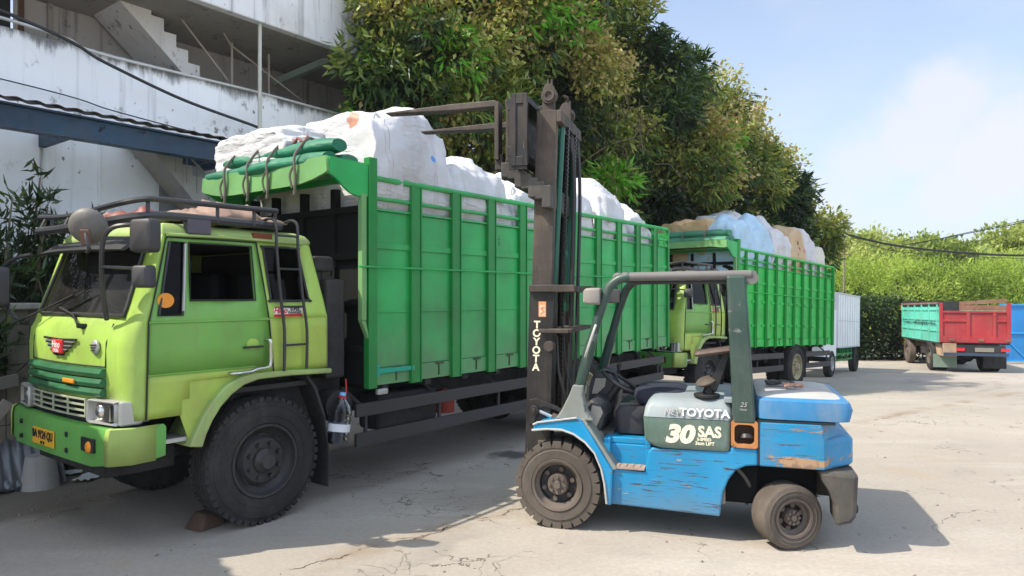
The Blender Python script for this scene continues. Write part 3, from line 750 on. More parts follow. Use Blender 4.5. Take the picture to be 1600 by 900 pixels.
# far trees beyond the yard
M_FAR = leafmat("far_leaves", [(0,(.06,.10,.025)),(.35,(.18,.25,.055)),(.65,(.29,.36,.095)),(1,(.42,.47,.17))], .6, .42, .15)
M_BAM = leafmat("feathery_leaves", [(0,(.10,.17,.03)),(.5,(.27,.39,.07)),(1,(.42,.53,.13))], .6, .45, .15)
M_DARK = leafmat("hedge_leaves", [(0,(.008,.020,.006)),(.5,(.022,.05,.012)),(1,(.05,.10,.02))], .5, .2, .3)
def far_tree(name, label, x, y, h, rad, seed, mat, kind, group, card=.42, clumps=60, hue=.5):
    rng = np.random.default_rng(seed)
    gz = ground_z(x, y); root = thing(name, label, "tree", (x, y, gz), group=group)
    C, O, T = [], [], []; br = MB()
    lean = rng.normal(size=2)*.3
    tp = Vector((lean[0], lean[1], h*.45))
    br.tube(smooth_path([(0,0,-.3),(lean[0]*.3,lean[1]*.3,h*.2),tp],4), [.22-.008*i for i in range(9)], 8)
    for k in range(clumps):
        a = rng.uniform(0, 2*math.pi)
        if kind == 'umbrella':
            rr = rad*math.sqrt(rng.random()); zt = h*(1 - .40*(rr/rad)**2.2) - rng.random()**2.2*h*.5
            cs_ = .65 + .85*rng.random()
        else:
            f = rng.random(); rr = rad*(1-.55*f**2)*math.sqrt(rng.random()); zt = h*(.08 + .9*f); cs_ = .40+.75*rng.random()
        c = np.array([lean[0]+rr*math.cos(a), lean[1]+rr*math.sin(a), zt])
        if kind == 'umbrella' or k % 3 == 0: limb(br, tp if kind == 'umbrella' else (0,0,min(h*.3,c[2])), Vector(c), .07, .02, rng, 3)
        hh = hue + .55*mnoise.noise(Vector(c)*.35 + Vector((seed,0,0))) + rng.normal()*.20
        for q in range(int(40*cs_**1.6)):
            e = rng.normal(size=3); e /= np.linalg.norm(e); e[2] = abs(e[2])*.9 if rng.random() < (.85 if kind == 'umbrella' else .6) else e[2]
            C.append(c + e*cs_*np.array([1.15,1.15,.62 if kind == 'umbrella' else 1.0])*(.5+.5*rng.random())); O.append(e + np.array([0,0,.3])); T.append(hh + .22*e[2])  # clump tops tinted lighter, light from above put into the colour
    leaf_mesh("crown", C, O, card, card*(.60 if kind == 'umbrella' else .26), T, mat, root, rng, spread=.8, droop=.15, per=4 if kind == 'umbrella' else 8, rad=.5)
    br.build("trunk", M_BARK, root, smooth=60)
    return root
FT = "rain trees on the horizon beyond the yard"
for i, (x, y, h, rad, lab) in enumerate([
    (22.5,48,6.4,5.0,"pale spreading rain tree just right of the mango crown"),
    (29.0,52,8.2,5.5,"rounded rain tree rising above the white box truck"),
    (35.5,50,8.0,5.8,"broad rain tree standing behind the turquoise truck bed"),
    (42.0,54,9.6,6.5,"tallest dome shaped rain tree behind the red tailgate"),
    (49.5,52,9.6,6.5,"wide rain tree crown above the blue gate"),
    (58.0,50,9.0,6.5,"rain tree beyond the right end of the blue gate"),
    (14.5,50,6.6,5.0,"far pale tree hidden behind the big mango tree")]):
    far_tree("rain_tree", lab, x, y, h*.88, rad, 100+i, M_FAR, 'umbrella', FT, .32, 62, .48)
FB = "feathery bushes along the back of the yard"
for i, (x, y, h, rad, lab) in enumerate([
    (17.5,36,4.3,2.6,"feathery yellow green bush behind the white box truck"),
    (20.8,37,4.7,2.7,"feathery light bush right behind the thin pole"),
    (24.0,36,4.4,2.7,"feathery bush filling the gap above the dark hedge"),
    (27.3,38,5.0,2.8,"tall feathery bush over the turquoise truck"),
    (30.6,37,4.6,2.7,"feathery bush behind the red tailgate"),
    (33.8,39,5.4,2.9,"bright feathery bush above the left end of the blue gate"),
    (37.2,38,5.0,2.8,"feathery bush behind the blue gate, at the frame's right edge"),
    (41,38,5.2,3.0,"feathery bush standing farthest right of its row")]):
    far_tree("feathery_bush", lab, x, y, h*.90, rad, 200+i, M_BAM, 'bush', FB, .24, 62, .40)
def hedge():
    rng = np.random.default_rng(55); root = thing("hedge", "dark clipped hedge between the white truck and the turquoise truck", "hedge", (18.0, 29.5, ground_z(18, 29.5)))
    C, O, T = [], [], []
    for k in range(1950):
        x = rng.uniform(-6.0, -.8); y = rng.uniform(-.7,.7); z = rng.uniform(.05, 2.55 + .25*mnoise.noise(Vector((x*1.3,0,3))))
        e = np.array([0, math.copysign(1, y), .5*(z > 1.9)])
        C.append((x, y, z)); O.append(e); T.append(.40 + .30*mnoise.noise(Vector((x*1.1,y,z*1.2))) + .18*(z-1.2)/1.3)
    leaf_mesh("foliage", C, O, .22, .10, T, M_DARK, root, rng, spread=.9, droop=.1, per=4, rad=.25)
    s = MB()
    for k in range(5): s.tube([(-5.6+k*1.1,0,-.1),(-5.5+k*1.1,.05,1.3)], .05, 6)
    s.build("stem", M_BARK, root, smooth=50)
hedge()

# oleanders by the wall at the left, and the low tiled wall under them
M_OLE = leafmat("oleander_leaves", [(0,(.010,.024,.008)),(.4,(.028,.058,.018)),(.75,(.06,.11,.03)),(1,(.20,.30,.05))], .35, .25, .5)
def oleander(label, s, t, h, seed, nst=17, spread_=.55):
    rng = np.random.default_rng(seed); base = afr(s, t)
    root = thing("oleander", label, "shrub", base, group="oleanders in front of the white wall")
    C, O, T = [], [], []; st = MB()
    for k in range(nst):
        a = rng.uniform(0, 6.283); rr = spread_*math.sqrt(rng.random())
        tip = Vector((rr*math.cos(a)*1.6, rr*math.sin(a)*1.6, h*(.55+.45*rng.random())))
        b0 = Vector((rr*.4*math.cos(a), rr*.4*math.sin(a), 0))
        pts = smooth_path([b0, b0.lerp(tip,.5)+Vector((0,0,.1)), tip], 5)
        st.tube(pts, [.02-.0012*i for i in range(len(pts))], 5)
        for q in range(26):
            f = .15 + .85*q/25; p = pts[min(int(f*(len(pts)-1)), len(pts)-1)]
            C.append(np.array(p) + rng.normal(size=3)*.07); O.append(np.array([0,0,.75])); T.append(.12 + .42*rng.random()*f + (.35 if q > 23 and rng.random() < .4 else 0))
    leaf_mesh("foliage", C, O, .17, .032, T, M_OLE, root, rng, spread=1.0, droop=-.05, per=12, rad=.09)
    st.build("stem", flat("oleander_stem", (.16,.13,.09), .8), root, smooth=50)
for i, (s, t, h, lab) in enumerate([
    (-.62,-3.9,3.35,"tallest oleander at the left edge, in front of the white wall"),
    (-.10,-4.3,3.0,"oleander with yellow tips right of the tallest one"),
    (-.95,-3.5,2.9,"oleander cut by the left frame edge"),
    (.15,-3.5,2.55,"low oleander behind the truck's round mirror"),
    (-1.6,-4.2,3.0,"oleander beyond the left frame edge")]):
    oleander(lab, s, t, h, 300+i)
def low_wall():
    root = thing("garden_wall", "low grimy tiled wall under the oleanders", "wall", afr(0,-3.1), (0,0,YAW_A))
    m, n, l, b = newmat("grimy_tiles")
    br = nd(n, "ShaderNodeTexBrick"); t_ = ocoord(n, l, (1,1,1)); sx = nd(n, "ShaderNodeSeparateXYZ"); l.new(t_, sx.inputs[0])
    cb = nd(n, "ShaderNodeCombineXYZ"); l.new(sx.outputs[0], cb.inputs[0]); l.new(sx.outputs[2], cb.inputs[1]); l.new(cb.outputs[0], br.inputs[0])
    br.offset = 0; br.inputs["Scale"].default_value = 1; br.inputs["Brick Width"].default_value = .2; br.inputs["Row Height"].default_value = .2; br.inputs["Mortar Size"].default_value = .006
    br.inputs["Color1"].default_value = (.22,.19,.14,1); br.inputs["Color2"].default_value = (.17,.155,.12,1); br.inputs["Mortar"].default_value = (.05,.045,.04,1)
    l.new(mix(n, l, ramp(n, l, tnoise(n, l, t_, 2.5, 8, .7), .4, .7, 0, .75), br.outputs[0], (.06,.05,.04)), b.inputs["Base Color"]); b.inputs["Roughness"].default_value = .6
    MB().box(-9,-.35,0,.18,-.1,1.75).build("wall_face", m, root)
    MB().box(-9,-.33,-.04,.22,1.752,1.82).build("coping", M_CON, root, bevel=.015)
low_wall()
# ------------------------------------------------------------------ wheels
def wheel(parent, x, y0, R0, w, rim_r, style, tyre_mat, rim_mat, sgn=1, yaw=0, z=None, name="wheel"):
    "tyre mesh with its rim as a child; outer face at y0, wheel goes inwards (sgn*+y)"
    z = R0 if z is None else z
    ax = Vector((0, sgn, 0))
    t = MB()
    sw = R0*.94
    if style == 'truck':
        prof = [(rim_r, .02), (rim_r+.02, -.006), (R0*.70, -.010), (R0*.705, -.015), (R0*.715, -.015), (R0*.72, -.011), (R0*.80, -.012), (R0*.86, -.004), (R0*.865, -.008), (R0*.875, -.007), (R0*.88, .001), (R0*.90, .006), (R0*.965, .022), (R0*.985, .032)]
        ng = 4; x0, x1 = .045, w-.045
        for k in range(ng):
            a = x0 + (x1-x0)*k/ng; b = x0 + (x1-x0)*(k+1)/ng
            prof += [(R0, a), (R0, b-.018), (R0-.014, b-.016), (R0-.014, b-.002)]
        prof += [(R0*.985, w-.032), (R0*.965, w-.022), (R0*.9, w-.006), (R0*.78, w+.006), (rim_r, w-.02)]
    elif style == 'solid':
        prof = [(rim_r, .02), (rim_r+.012, .0), (R0*.80, -.004), (R0*.82, .004), (R0*.90, .004), (R0*.93, .012), (R0*.93, w-.012), (R0*.80, w), (rim_r, w-.02)]
    else:
        prof = [(rim_r, .02), (rim_r+.010, .0), (R0*.72, -.005), (R0*.73, -.010), (R0*.75, -.010), (R0*.76, -.006), (R0*.84, -.006), (R0*.85, -.010), (R0*.86, -.009), (R0*.87, -.004), (R0*.90, -.002), (R0*.972, .008), (R0, .024), (R0*1.004, w*.5), (R0, w-.024), (R0*.972, w-.008), (rim_r, w-.01)]
    t.lathe(prof, (0,0,0), ax, 56, close=True)
    def block(a, r0, r1, ya, yb, half, lean=0):
        e = Vector((math.cos(a), 0, math.sin(a))); f = Vector((-math.sin(a), 0, math.cos(a)))
        vs = []
        for yy, sh in ((ya, 0), (yb, lean)):
            for rr, hf in ((r0, half), (r1, half*.9)):
                for sg in (-1, 1): vs.append(e*rr + f*(sg*hf + sh) + ax*yy)
        t.add(vs, [(0,1,3,2),(4,6,7,5),(0,4,5,1),(2,3,7,6),(0,2,6,4),(1,5,7,3)])
    if style == 'truck':
        for k in range(46):
            a = 2*math.pi*k/46
            block(a, R0*.93, R0+.001, .008, .052, R0*.045, 0); block(a+.03, R0*.93, R0+.001, w-.008, w-.052, R0*.045, 0)
    elif style == 'solid':
        nb = 24
        for k in range(nb):
            a = 2*math.pi*k/nb
            block(a, R0*.86, R0, .000, w*.53, R0*.108, R0*.05); block(a+math.pi/nb, R0*.86, R0, w, w*.47, R0*.108, -R0*.05)
    o = t.build(name, tyre_mat, parent, smooth=24)
    o.location = (x, y0, z)
    o.rotation_euler = (0, 0, yaw)
    r = MB()
    if style == 'truck':
        r.lathe([(rim_r+.012,.005),(rim_r+.006,-.008),(rim_r-.012,-.006),(rim_r-.02,.02),(rim_r-.035,.05),(rim_r*.74,.075),(rim_r*.70,.06),(rim_r*.62,.030),(rim_r*.36,.024),(rim_r*.34,.0),(.07,-.025),(.06,-.05),(.0001,-.052)], (0,0,0), ax, 40)
        nuts = 8; rn = rim_r*.49
        for k in range(nuts):
            a = 2*math.pi*(k+.5)/nuts; c = Vector((rn*math.cos(a), 0, rn*math.sin(a)))
            r.cyl(c + ax*.03, c - ax*.006, .022, .019, 6)
        ho = MB()
        for k in range(nuts):
            a = 2*math.pi*(k)/nuts; e = Vector((math.cos(a),0,math.sin(a))); f = Vector((-math.sin(a),0,math.cos(a)))
            c = e*rim_r*.70 + ax*.058
            ho.add([c - f*.035 - e*.012, c + f*.035 - e*.012, c + f*.03 + e*.016, c - f*.03 + e*.016], [(0,1,2,3)])
        ri = r.build("rim", rim_mat, o, smooth=35)
        ho.build("hand_hole", MAT["ink"], ri)
    else:
        r.lathe([(rim_r+.008,.004),(rim_r+.004,-.008),(rim_r-.016,-.004),(rim_r-.022,.03),(rim_r-.048,.045)], (0,0,0), ax, 36)
        dk = MB(); dk.lathe([(rim_r-.047,.044),(rim_r-.06,.080),(rim_r*.45,.088)], (0,0,0), ax, 36)
        r.lathe([(rim_r*.45,.087),(rim_r*.42,.035),(rim_r*.40,.02),(.0001,.018)], (0,0,0), ax, 30)
        nuts = 6
        for k in range(nuts):
            a = 2*math.pi*(k+.3)/nuts; c = Vector((rim_r*.60*math.cos(a), 0, rim_r*.60*math.sin(a)))
            r.cyl(c + ax*.085, c + ax*.05, .022, .02, 8)
        for k in range(8):
            a = 2*math.pi*k/8; c = Vector((rim_r*.31*math.cos(a), 0, rim_r*.31*math.sin(a)))
            r.cyl(c + ax*.03, c + ax*.004, .014, .012, 6)
        r.cyl(ax*.03, -ax*.004, rim_r*.17, rim_r*.14, 12)
        ro_ = r.build("rim", rim_mat, o, smooth=35); dk.build("rim_dish", MAT["rimd"], ro_, smooth=35)
    return o

# ------------------------------------------------------------------ the cab-over truck
W = 1.98
def cab_grid(P, detail):
    yc = W/2
    zs = [1.0,1.06,1.12,1.25,1.31,1.5,1.62,1.70,1.745,1.853,2.08,2.305,2.36]
    def lerp(z, tab):
        for (a, x), (b, y) in zip(tab, tab[1:]):
            if z <= b: return x + (y-x)*max(0,(z-a))/(b-a)
        return tab[-1][1]
    xf = lambda z: lerp(z, [(1.0,-1.04),(1.12,-1.07),(1.5,-1.075),(1.62,-1.06),(1.70,-1.01),(1.745,-.975),(2.305,-.785),(2.36,-.75)])
    inset = lambda z: lerp(z, [(1.0,.0),(1.7,.0),(1.853,.012),(2.36,.085)])
    bow = .10
    # columns of the near half, from the centre line to the rear: (kind, parameter)
    fr = [0,.25,.50,.70,.80]
    ncr = 5
    side = [ # x at z 1.0, 1.70, 2.36
      ("dF",-.880,-.862,-.690),("q1",-.85,-.800,-.662),("q2",-.62,-.618,-.553),("w1",-.56,-.556,-.523),("wm",-.26,-.26,-.26),("w2",.002,.002,.002),("dR",.19,.120,.049),
      ("r1",.20,.158,.104),("r2",.565,.545,.438),("cR",.69,.687,.548)]
    hw = W/2
    def column(z):
        pts = []; i_ = inset(z); h = hw - i_
        for f in fr: pts.append((xf(z) + bow*(f/hw)**2*(.6 if z > 1.7 else 1), yc - f*h/hw))
        x0 = pts[-1][0]; y0 = pts[-1][1]; x1 = lerp(z, [(1.0,side[0][1]),(1.70,side[0][2]),(2.36,side[0][3])]) - .03
        y1 = i_
        for k in range(1, ncr):
            t = math.pi/2*k/(ncr)
            pts.append((x1 + (x0-x1)*math.cos(t), y1 + (y0-y1)*(1-math.sin(t))))
        pts.append((x1, y1))
        for s in side: pts.append((lerp(z, [(1.0,s[1]),(1.70,s[2]),(2.36,s[3])]), i_))
        xr = pts[-1][0]
        for k in range(1,4):
            t = math.pi/2*k/3; pts.append((xr + .06*math.sin(t), i_ + .06*(1-math.cos(t))))
        pts.append((xr+.06, yc))
        return pts
    grid = [column(z) for z in zs]
    nc = len(grid[0]); names = ["f%d"%i for i in range(len(fr))] + ["c%d"%i for i in range(ncr)] + [s[0] for s in side] + ["b1","b2","b3","bc"]
    ix = {n_: i for i, n_ in enumerate(names)}; zi = {z: i for i, z in enumerate(zs)}
    groups = {}
    def put(key, j, i, m): groups.setdefault(key, []).append((j, i, m))
    for j in range(len(zs)-1):
        z = zs[j]
        for i in range(nc-1):
            front = i < ix["f4"]; door = ix["dF"] <= i < ix["dR"]
            for mir in (0, 1):
                if front and 1.745 <= z < 2.30: k = ("windscreen", 2)
                elif (ix["q1"] <= i < ix["q2"]) and 1.745 <= z < 2.30: k = ("quarter_window", mir)
                elif (ix["w1"] <= i < ix["w2"]) and 1.853 <= z < 2.30: k = ("side_window", mir)
                elif (ix["r1"] <= i < ix["r2"]) and 1.853 <= z < 2.30: k = ("rear_side_window", mir)
                elif door:
                    if i >= ix["w1"] and z < 1.25: continue
                    if i >= ix["q2"] and z < 1.12: continue
                    k = ("door", mir) if z >= 1.31 else ("door_repair", mir)
                elif i >= ix["dR"] and z < 1.25: continue
                elif i >= ix["dR"] and i < ix["b1"] and z < 1.70: k = ("lower_panel", mir)
                elif front and z < 1.12: k = ("grille_back", 2)
                else: k = ("cab", 2)
                put(k, j, i, mir)
    def mesh(cells, off=0.0):
        vs = {}; V = []; Fc = []
        def vid(j, i, m):
            if names[i] in ("f0", "bc"): m = 0
            if (j,i,m) not in vs:
                x, y = grid[j][i]; y += off if names[i] not in ("f0","bc") and i >= ix["c2"] and i <= ix["cR"] else 0
                x += off if i < ix["c2"] else 0
                if m: y = W - y
                vs[(j,i,m)] = len(V); V.append((x, y, zs[j]))
            return vs[(j,i,m)]
        for j, i, m in cells:
            q = [vid(j,i,m), vid(j,i+1,m), vid(j+1,i+1,m), vid(j+1,i,m)]
            if m: q.reverse()
            Fc.append(tuple(q))
        me = bpy.data.meshes.new("m"); me.from_pydata(V, [], Fc); return me
    def mk(name, me, mat, parent, thick):
        me.name = name
        o = link_mesh(me, name, mat, parent, smooth=32, fix=False)
        if thick:
            so = o.modifiers.new("thick", 'SOLIDIFY'); so.thickness = thick; so.offset = -1
        return o
    cab = mk("cab", mesh(groups[("cab",2)]), MAT["lime"], P, .035)
    mk("windscreen", mesh(groups[("windscreen",2)], .012), MAT["glass"], cab, 0)
    mk("grille_back", mesh(groups[("grille_back",2)], .01), MAT["ink"], cab, 0)
    doors = []
    for m in (0, 1):
        d = mk("door", mesh(groups[("door",m)]), MAT["limedoor"], P, .035); doors.append(d)
        mk("lower_panel", mesh(groups[("lower_panel",m)]), MAT["limey"], cab, .035)
        mk("lower_door", mesh(groups[("door_repair",m)]), MAT["limey"], d, .035)
        if m or not detail: mk("side_window", mesh(groups[("side_window",m)], .016), MAT["tint"], d, 0)
        mk("quarter_window", mesh(groups[("quarter_window",m)], .010), MAT["tint"], d, 0)
        mk("rear_side_window", mesh(groups[("rear_side_window",m)], -.003), MAT["tint"], cab, 0)
    # roof, a low dome over the top ring
    top = grid[-1]; ring0 = [(x, y) for x, y in top] + [(x, W-y) for x, y in reversed(top[1:-1])]
    cx = sum(p[0] for p in ring0)/len(ring0)
    rings = []
    for f, z in ((1.006,2.352),(1.012,2.366),(1.0,2.392),(.97,2.425),(.90,2.448),(.6,2.462),(.02,2.466)):
        rings.append([(cx + (x-cx)*f, yc + (y-yc)*f, z) for x, y in ring0])
    r = MB(); r.loft(rings, cap=True); r.build("roof", MAT["limeroof"], cab, smooth=50)
    if detail:   # bare-rust patch on the roof edge, window rubbers, door seams
        rp = MB(); rp.box(.02,.20,.069,.10,2.366,2.418); rp.build("rust_patch", flat("rust_red", (.16,.04,.02), .9), cab, bevel=.004)
    def edge(cols, z0, z1):
        return [(lambda c: (c[0], c[1]))(column(z)[cols]) for z in (z0, z1)]
    for m in (0, 1):
        Y = (lambda y: y) if not m else (lambda y: W-y); sg = -1 if not m else 1
        def pt(n_, z, o=.004):
            x, y = column(z)[ix[n_]]; return (x, Y(y) + sg*o, z)
        se = MB(); se.tube([pt("dF",z) for z in (1.0,1.3,1.7,2.0,2.33)], .006, 5); se.tube([pt("dR",z) for z in (1.25,1.5,1.7,2.0,2.33)], .006, 5)
        se.tube([pt("dF",2.335), pt("w1",2.335), pt("dR",2.335)], .006, 5)
        se.build("seam", MAT["ink"], doors[m])
        fr_ = MB(); fr_.tube([pt("q1",1.75), pt("q2",1.75), pt("q2",2.30), pt("q1",2.30)], .012, 6, closed=True)
        fr_.tube([pt("w1",1.86), pt("w2",1.86), pt("w2",2.30), pt("w1",2.30)], .008, 6, closed=True)
        fr_.build("window_rubber", MAT["plastic"], doors[m], smooth=40)
        wf = MB(); wf.tube(smooth_path([pt("r1",1.88),pt("r1",2.27),pt("r1",2.305),pt("r2",2.305),pt("r2",2.27),pt("r2",1.88),pt("r2",1.853),pt("r1",1.853)],3,True), .011, 6, closed=True)
        wf.build("window_rubber", MAT["plastic"], cab, smooth=40)
        ch = MB(); ch.tube([pt("q2",1.78,.014), pt("q2",2.29,.014)], .010, 6)
        ch.build("window_channel", MAT["silver"], doors[m], smooth=40)
        cr_ = MB(); cr_.tube([pt("dF",1.70,.0), pt("q2",1.70,.0), pt("w2",1.70,.0), pt("dR",1.70,.0)], .012, 6); cr_.tube([pt("dF",1.315,.0), pt("q2",1.315,.0), pt("w2",1.315,.0)], .007, 6)
        cr_.build("pressed_line", MAT["limedoor"], doors[m], smooth=50)
        # handle in its dish
        h = MB(); yy = Y(0)
        ya_, yb_ = sorted((yy+sg*.006, yy+sg*.030)); h.box(-.12,.055, ya_, yb_, 1.468, 1.486)
        h.build("handle", MAT["plastic"], doors[m], bevel=.004)
        g = MB(); y2 = yy + sg*.05
        g.tube(smooth_path([(.085,yy,1.53),(.10,y2,1.525),(.105,y2,1.45),(.105,y2,1.34),(.08,y2,1.308),(-.02,y2,1.300),(-.08,y2,1.285),(-.22,y2,1.28),(-.24,yy,1.28)],4), .013, 7)
        g.build("grab_rail", MAT["chrome"], doors[m], smooth=40)
        if not m and detail:
            dsh = holed([(.0+.055*math.cos(t)-.03, 1.50+.045*math.sin(t)) for t in np.linspace(0,6.28,17)[:-1]], [], .004, XZ(0,-.002,0))
            link_mesh(dsh, "handle_dish", MAT["lime"], doors[m])
            stk = holed([(-.735+.062*math.cos(t), 1.86+.055*math.sin(t)) for t in np.linspace(0,6.28,25)[:-1]], [], .003, XZ(0,.008,0))
            link_mesh(stk, "round_sticker", MAT["amber"], doors[m])
    # windscreen rubber
    def fp(f, z, m, o=.012):
        x, y = column(z)[ix["f%d"%f]] ; return (x-o, (W-y if m else y), z)
    loop = [fp(0,1.748,0)] + [fp(f,1.748,0) for f in (1,2,3,4)] + [fp(4,1.80,0), fp(4,2.08,0), fp(4,2.25,0)] + [fp(f,2.30,0) for f in (4,3,2,1,0)] + [fp(f,2.30,1) for f in (1,2,3,4)] + [fp(4,2.08,1)] + [fp(f,1.748,1) for f in (4,3,2,1)]
    MB().tube(loop, .016, 7, closed=True).build("windscreen_rubber", MAT["plastic"], cab, smooth=50)
    # inside
    i_ = MB(); i_.box(-.60,.60,.10,W-.10,1.10,1.14); i_.box(.56,.60,.10,W-.10,1.14,2.30); i_.box(-.62,.56,.11,W-.11,2.31,2.335)
    i_.build("cab_lining", MAT["lining"], cab)
    s = MB()
    for y0 in (.22, 1.18): s.box(-.15,.38,y0,y0+.58,1.14,1.52); s.box(.30,.46,y0,y0+.58,1.50,2.12)
    s.build("seat", MAT["seatm"], cab, bevel=.05)
    d = MB(); d.prism([(-.84,1.2),(-.84,1.66),(-.80,1.70),(-.70,1.70),(-.62,1.60),(-.66,1.2)], .14, W-.14)
    d.build("dashboard", MAT["lining"], cab, bevel=.03)
    sw = MB(); M_ = Matrix.Translation((-.45,1.45,1.72)) @ Matrix.Rotation(R(35),4,'Y')
    sw.tube([M_ @ Vector((.22*math.cos(t),.22*math.sin(t),0)) for t in np.linspace(0,6.283,25)[:-1]], .014, 6, closed=True)
    sw.bar(M_ @ Vector((-.21,0,0)), M_ @ Vector((.21,0,0)), .03,.015); sw.tube([M_ @ Vector((0,0,0)), (-.68,1.45,1.45)], .02, 6)
    sw.build("steering_wheel", MAT["plastic"], cab, smooth=40)
    return cab, doors

def mirror_box(P, name, x, y, z, sx, sy, sz, mat, tilt=0):
    m = MB(); rings = []
    for f, xx in ((.80,-.5),(.95,-.38),(1.0,-.1),(1.0,.42),(.93,.5)):
        rings.append([(xx*sx, (yy)*f*sy, zz_*f*sz) for yy, zz_ in rrect(-.5,.5,-.5,.5,.16,4)])
    m.loft(rings); M_ = Matrix.Translation((x,y,z)) @ Matrix.Rotation(tilt,4,'Z'); m.xform(M_)
    return m.build(name, mat, P, smooth=40)

def truck(name, label, group, loc, rot, wb, box0, box1, side, detail, plate="BA 9124 QU"):
    P = thing(name, label, "truck", loc, rot, group)
    yc = W/2
    cab, doors = cab_grid(P, detail)
    # bonnet face: dark green slats, grille, lamps, badge
    xfr = lambda y: -1.075 + .10*((y-yc)/yc)**2
    s = MB()
    for k in range(3):
        z0 = 1.155 + k*.072
        rings = []
        for i in range(13):
            y = .30 + (W-.60)*i/12; x = xfr(y)
            rings.append([(x+.02,y,z0),(x-.035,y,z0+.004),(x-.045,y,z0+.030),(x-.028,y,z0+.060),(x+.02,y,z0+.064)])
        s.loft(rings)
    s.build("hood_slats", MAT["slat"], P, smooth=40)
    g = MB(); gy0, gy1 = .50, W-.42
    for k in range(4):
        z0 = 1.0 + k*.042
        for i in range(12):
            a = gy0 + (gy1-gy0)*i/12; b = gy0 + (gy1-gy0)*(i+1)/12
            g.bar((xfr(a)-.025,a,z0),(xfr(b)-.025,b,z0),.02,.011)
    for i in range(5):
        y = gy0 + (gy1-gy0)*i/4; g.bar((xfr(y)-.034,y,.995),(xfr(y)-.034,y,1.135),.016,.010,(1,0,0))
    g.build("grille", flat("pale_grille", (.36,.40,.28), .5), P)
    for y0, y1, sg in ((.06,.44,1),(W-.44,W-.06,-1)):
        hl = MB(); yo = y0 if sg > 0 else y1
        ring = lambda f, x_off: [(xfr(yy)+x_off + (.10 if abs(yy-yo) < .02 else 0), yy, zz_) for yy, zz_ in [(yc_ + (u_-.5)*(y1-y0)*f, 1.055 + (v_-.5)*.175*f) for yc_ in [(y0+y1)/2] for u_, v_ in rrect(0,1,0,1,.12,3)]]
        hl.loft([ring(1,.06), ring(1,-.055), ring(.93,-.068), ring(.82,-.064), ring(.80,-.03)], cap=True)
        hb = hl.build("headlamp", MAT["silver"], P, smooth=35)
        b2 = MB(); yl = (y0+y1)/2 + sg*.05
        b2.lathe([(.062,-.0),(.055,.012),(.02,.03),(.0001,.032)], (xfr(yl)-.036,yl,1.055), (-1,0,0), 20)
        b2.box(xfr(yl)-.04, xfr(yl)-.03, yl-.15, yl+.10, .995, 1.115)
        b2.build("lamp_lens", MAT["chrome"], hb, smooth=40)
        # wrap-round chrome end of the lamp housing
        w_ = MB(); yy0 = .035 if sg > 0 else W-.035
        w_.prism([(xfr(yo)-.05,.97),(xfr(yo)-.05,1.142),(-.89,1.135),(-.86,1.09),(-.86,1.0),(-.90,.965)], min(yy0,yy0+sg*.05), max(yy0,yy0+sg*.05))
        w_.build("lamp_side", MAT["silver"], hb, bevel=.012)
    hs_ = MB()
    for y in (.30, W-.30): hs_.tube([(xfr(y)-.002,y,1.37),(xfr(y)+.004,y,1.55),(xfr(y)+.055,y,1.69)], .005, 5)
    hs_.tube([(xfr(.30+(W-.6)*k/12)-.002,.30+(W-.6)*k/12,1.375) for k in range(13)], .005, 5)
    hs_.build('hood_seam', MAT['ink'], cab, smooth=60)
    dg = MB()
    for y, sg in ((.075,-1),(W-.075,1)): dg.tube([(-.70,y+sg*.012,2.352),(-.2,y+sg*.016,2.362),(.50,y+sg*.012,2.352)], .013, 6)
    dg.build('drip_rail', MAT['limeroof'], cab, smooth=50)
    # bumper
    b = MB(); yb = lambda f: yc + f*(yc+.01)
    sec = [(-.98,-.82),(-1.0,-.98),(-.93,-1.10),(-.72,-1.135),(-.35,-1.145),(0,-1.15),(.35,-1.145),(.72,-1.135),(.93,-1.10),(1.0,-.98),(.98,-.82)]
    rings = []
    for f, x in sec:
        y = yb(f); e = .0 if abs(f) < .9 else .03
        rings.append([(x,y,.675+e),(x,y,.90),(x+.015,y,.945),(x+.07,y,.955),(x+.09,y,.93),(x+.085,y,.69+e)])
    b.loft(rings)
    bp = b.build("bumper", MAT["gbump"], P, smooth=38)
    e_ = MB()   # lime end pieces, brighter than the bumper between
    for sg in (-1, 1):
        rings = []
        for f, x in [(sg*.996,-.812),(sg*1.012,-.985),(sg*.942,-1.108),(sg*.90,-1.118)]:
            y = yb(f); rings.append([(x-.004,y,.70),(x-.004,y,.90),(x+.008,y,.952),(x+.03,y,.960)])
        e_.loft(rings, ring_closed=False, cap=False)
    o = e_.build("bumper_end", MAT["lime"], bp, smooth=38, fix=False)
    so = o.modifiers.new("thick", 'SOLIDIFY'); so.thickness = .008; so.offset = 0
    pl = MB(); yp = yc+.10
    pl.box(-1.162,-1.153, yp-.21, yp+.21, .725, .855)
    po = pl.build("number_plate", MAT["yellow"], bp, bevel=.004)
    link_mesh(text(plate, .088, frame((-1.1645, yp, .805), (0,-1,0), (0,0,1)), .002, bold=.002, xs=.86), "plate_letters", MAT["ink"], po)
    link_mesh(text("07 28", .034, frame((-1.1645, yp, .745), (0,-1,0), (0,0,1)), .002), "plate_letters", MAT["ink"], po)
    for y0 in (.22,):
        fg = MB(); fg.box(-1.150,-1.112,y0,y0+.20,.775,.875); fo = fg.build("fog_lamp_recess", MAT["ink"], bp, bevel=.006)
        fb = MB(); fb.ball((-1.150,y0+.06,.815),.042,12,(.5,1,1)); fb.build("fog_lamp", MAT["amber"], fo, smooth=60)
    hb = MB()
    for y in (yc-.32, yc+.60):
        for z in (.74,.86): hb.cyl((-1.140,y,z),(-1.155,y,z),.020,.020,10)
    hb.build("bumper_bolt", MAT["ink"], bp)
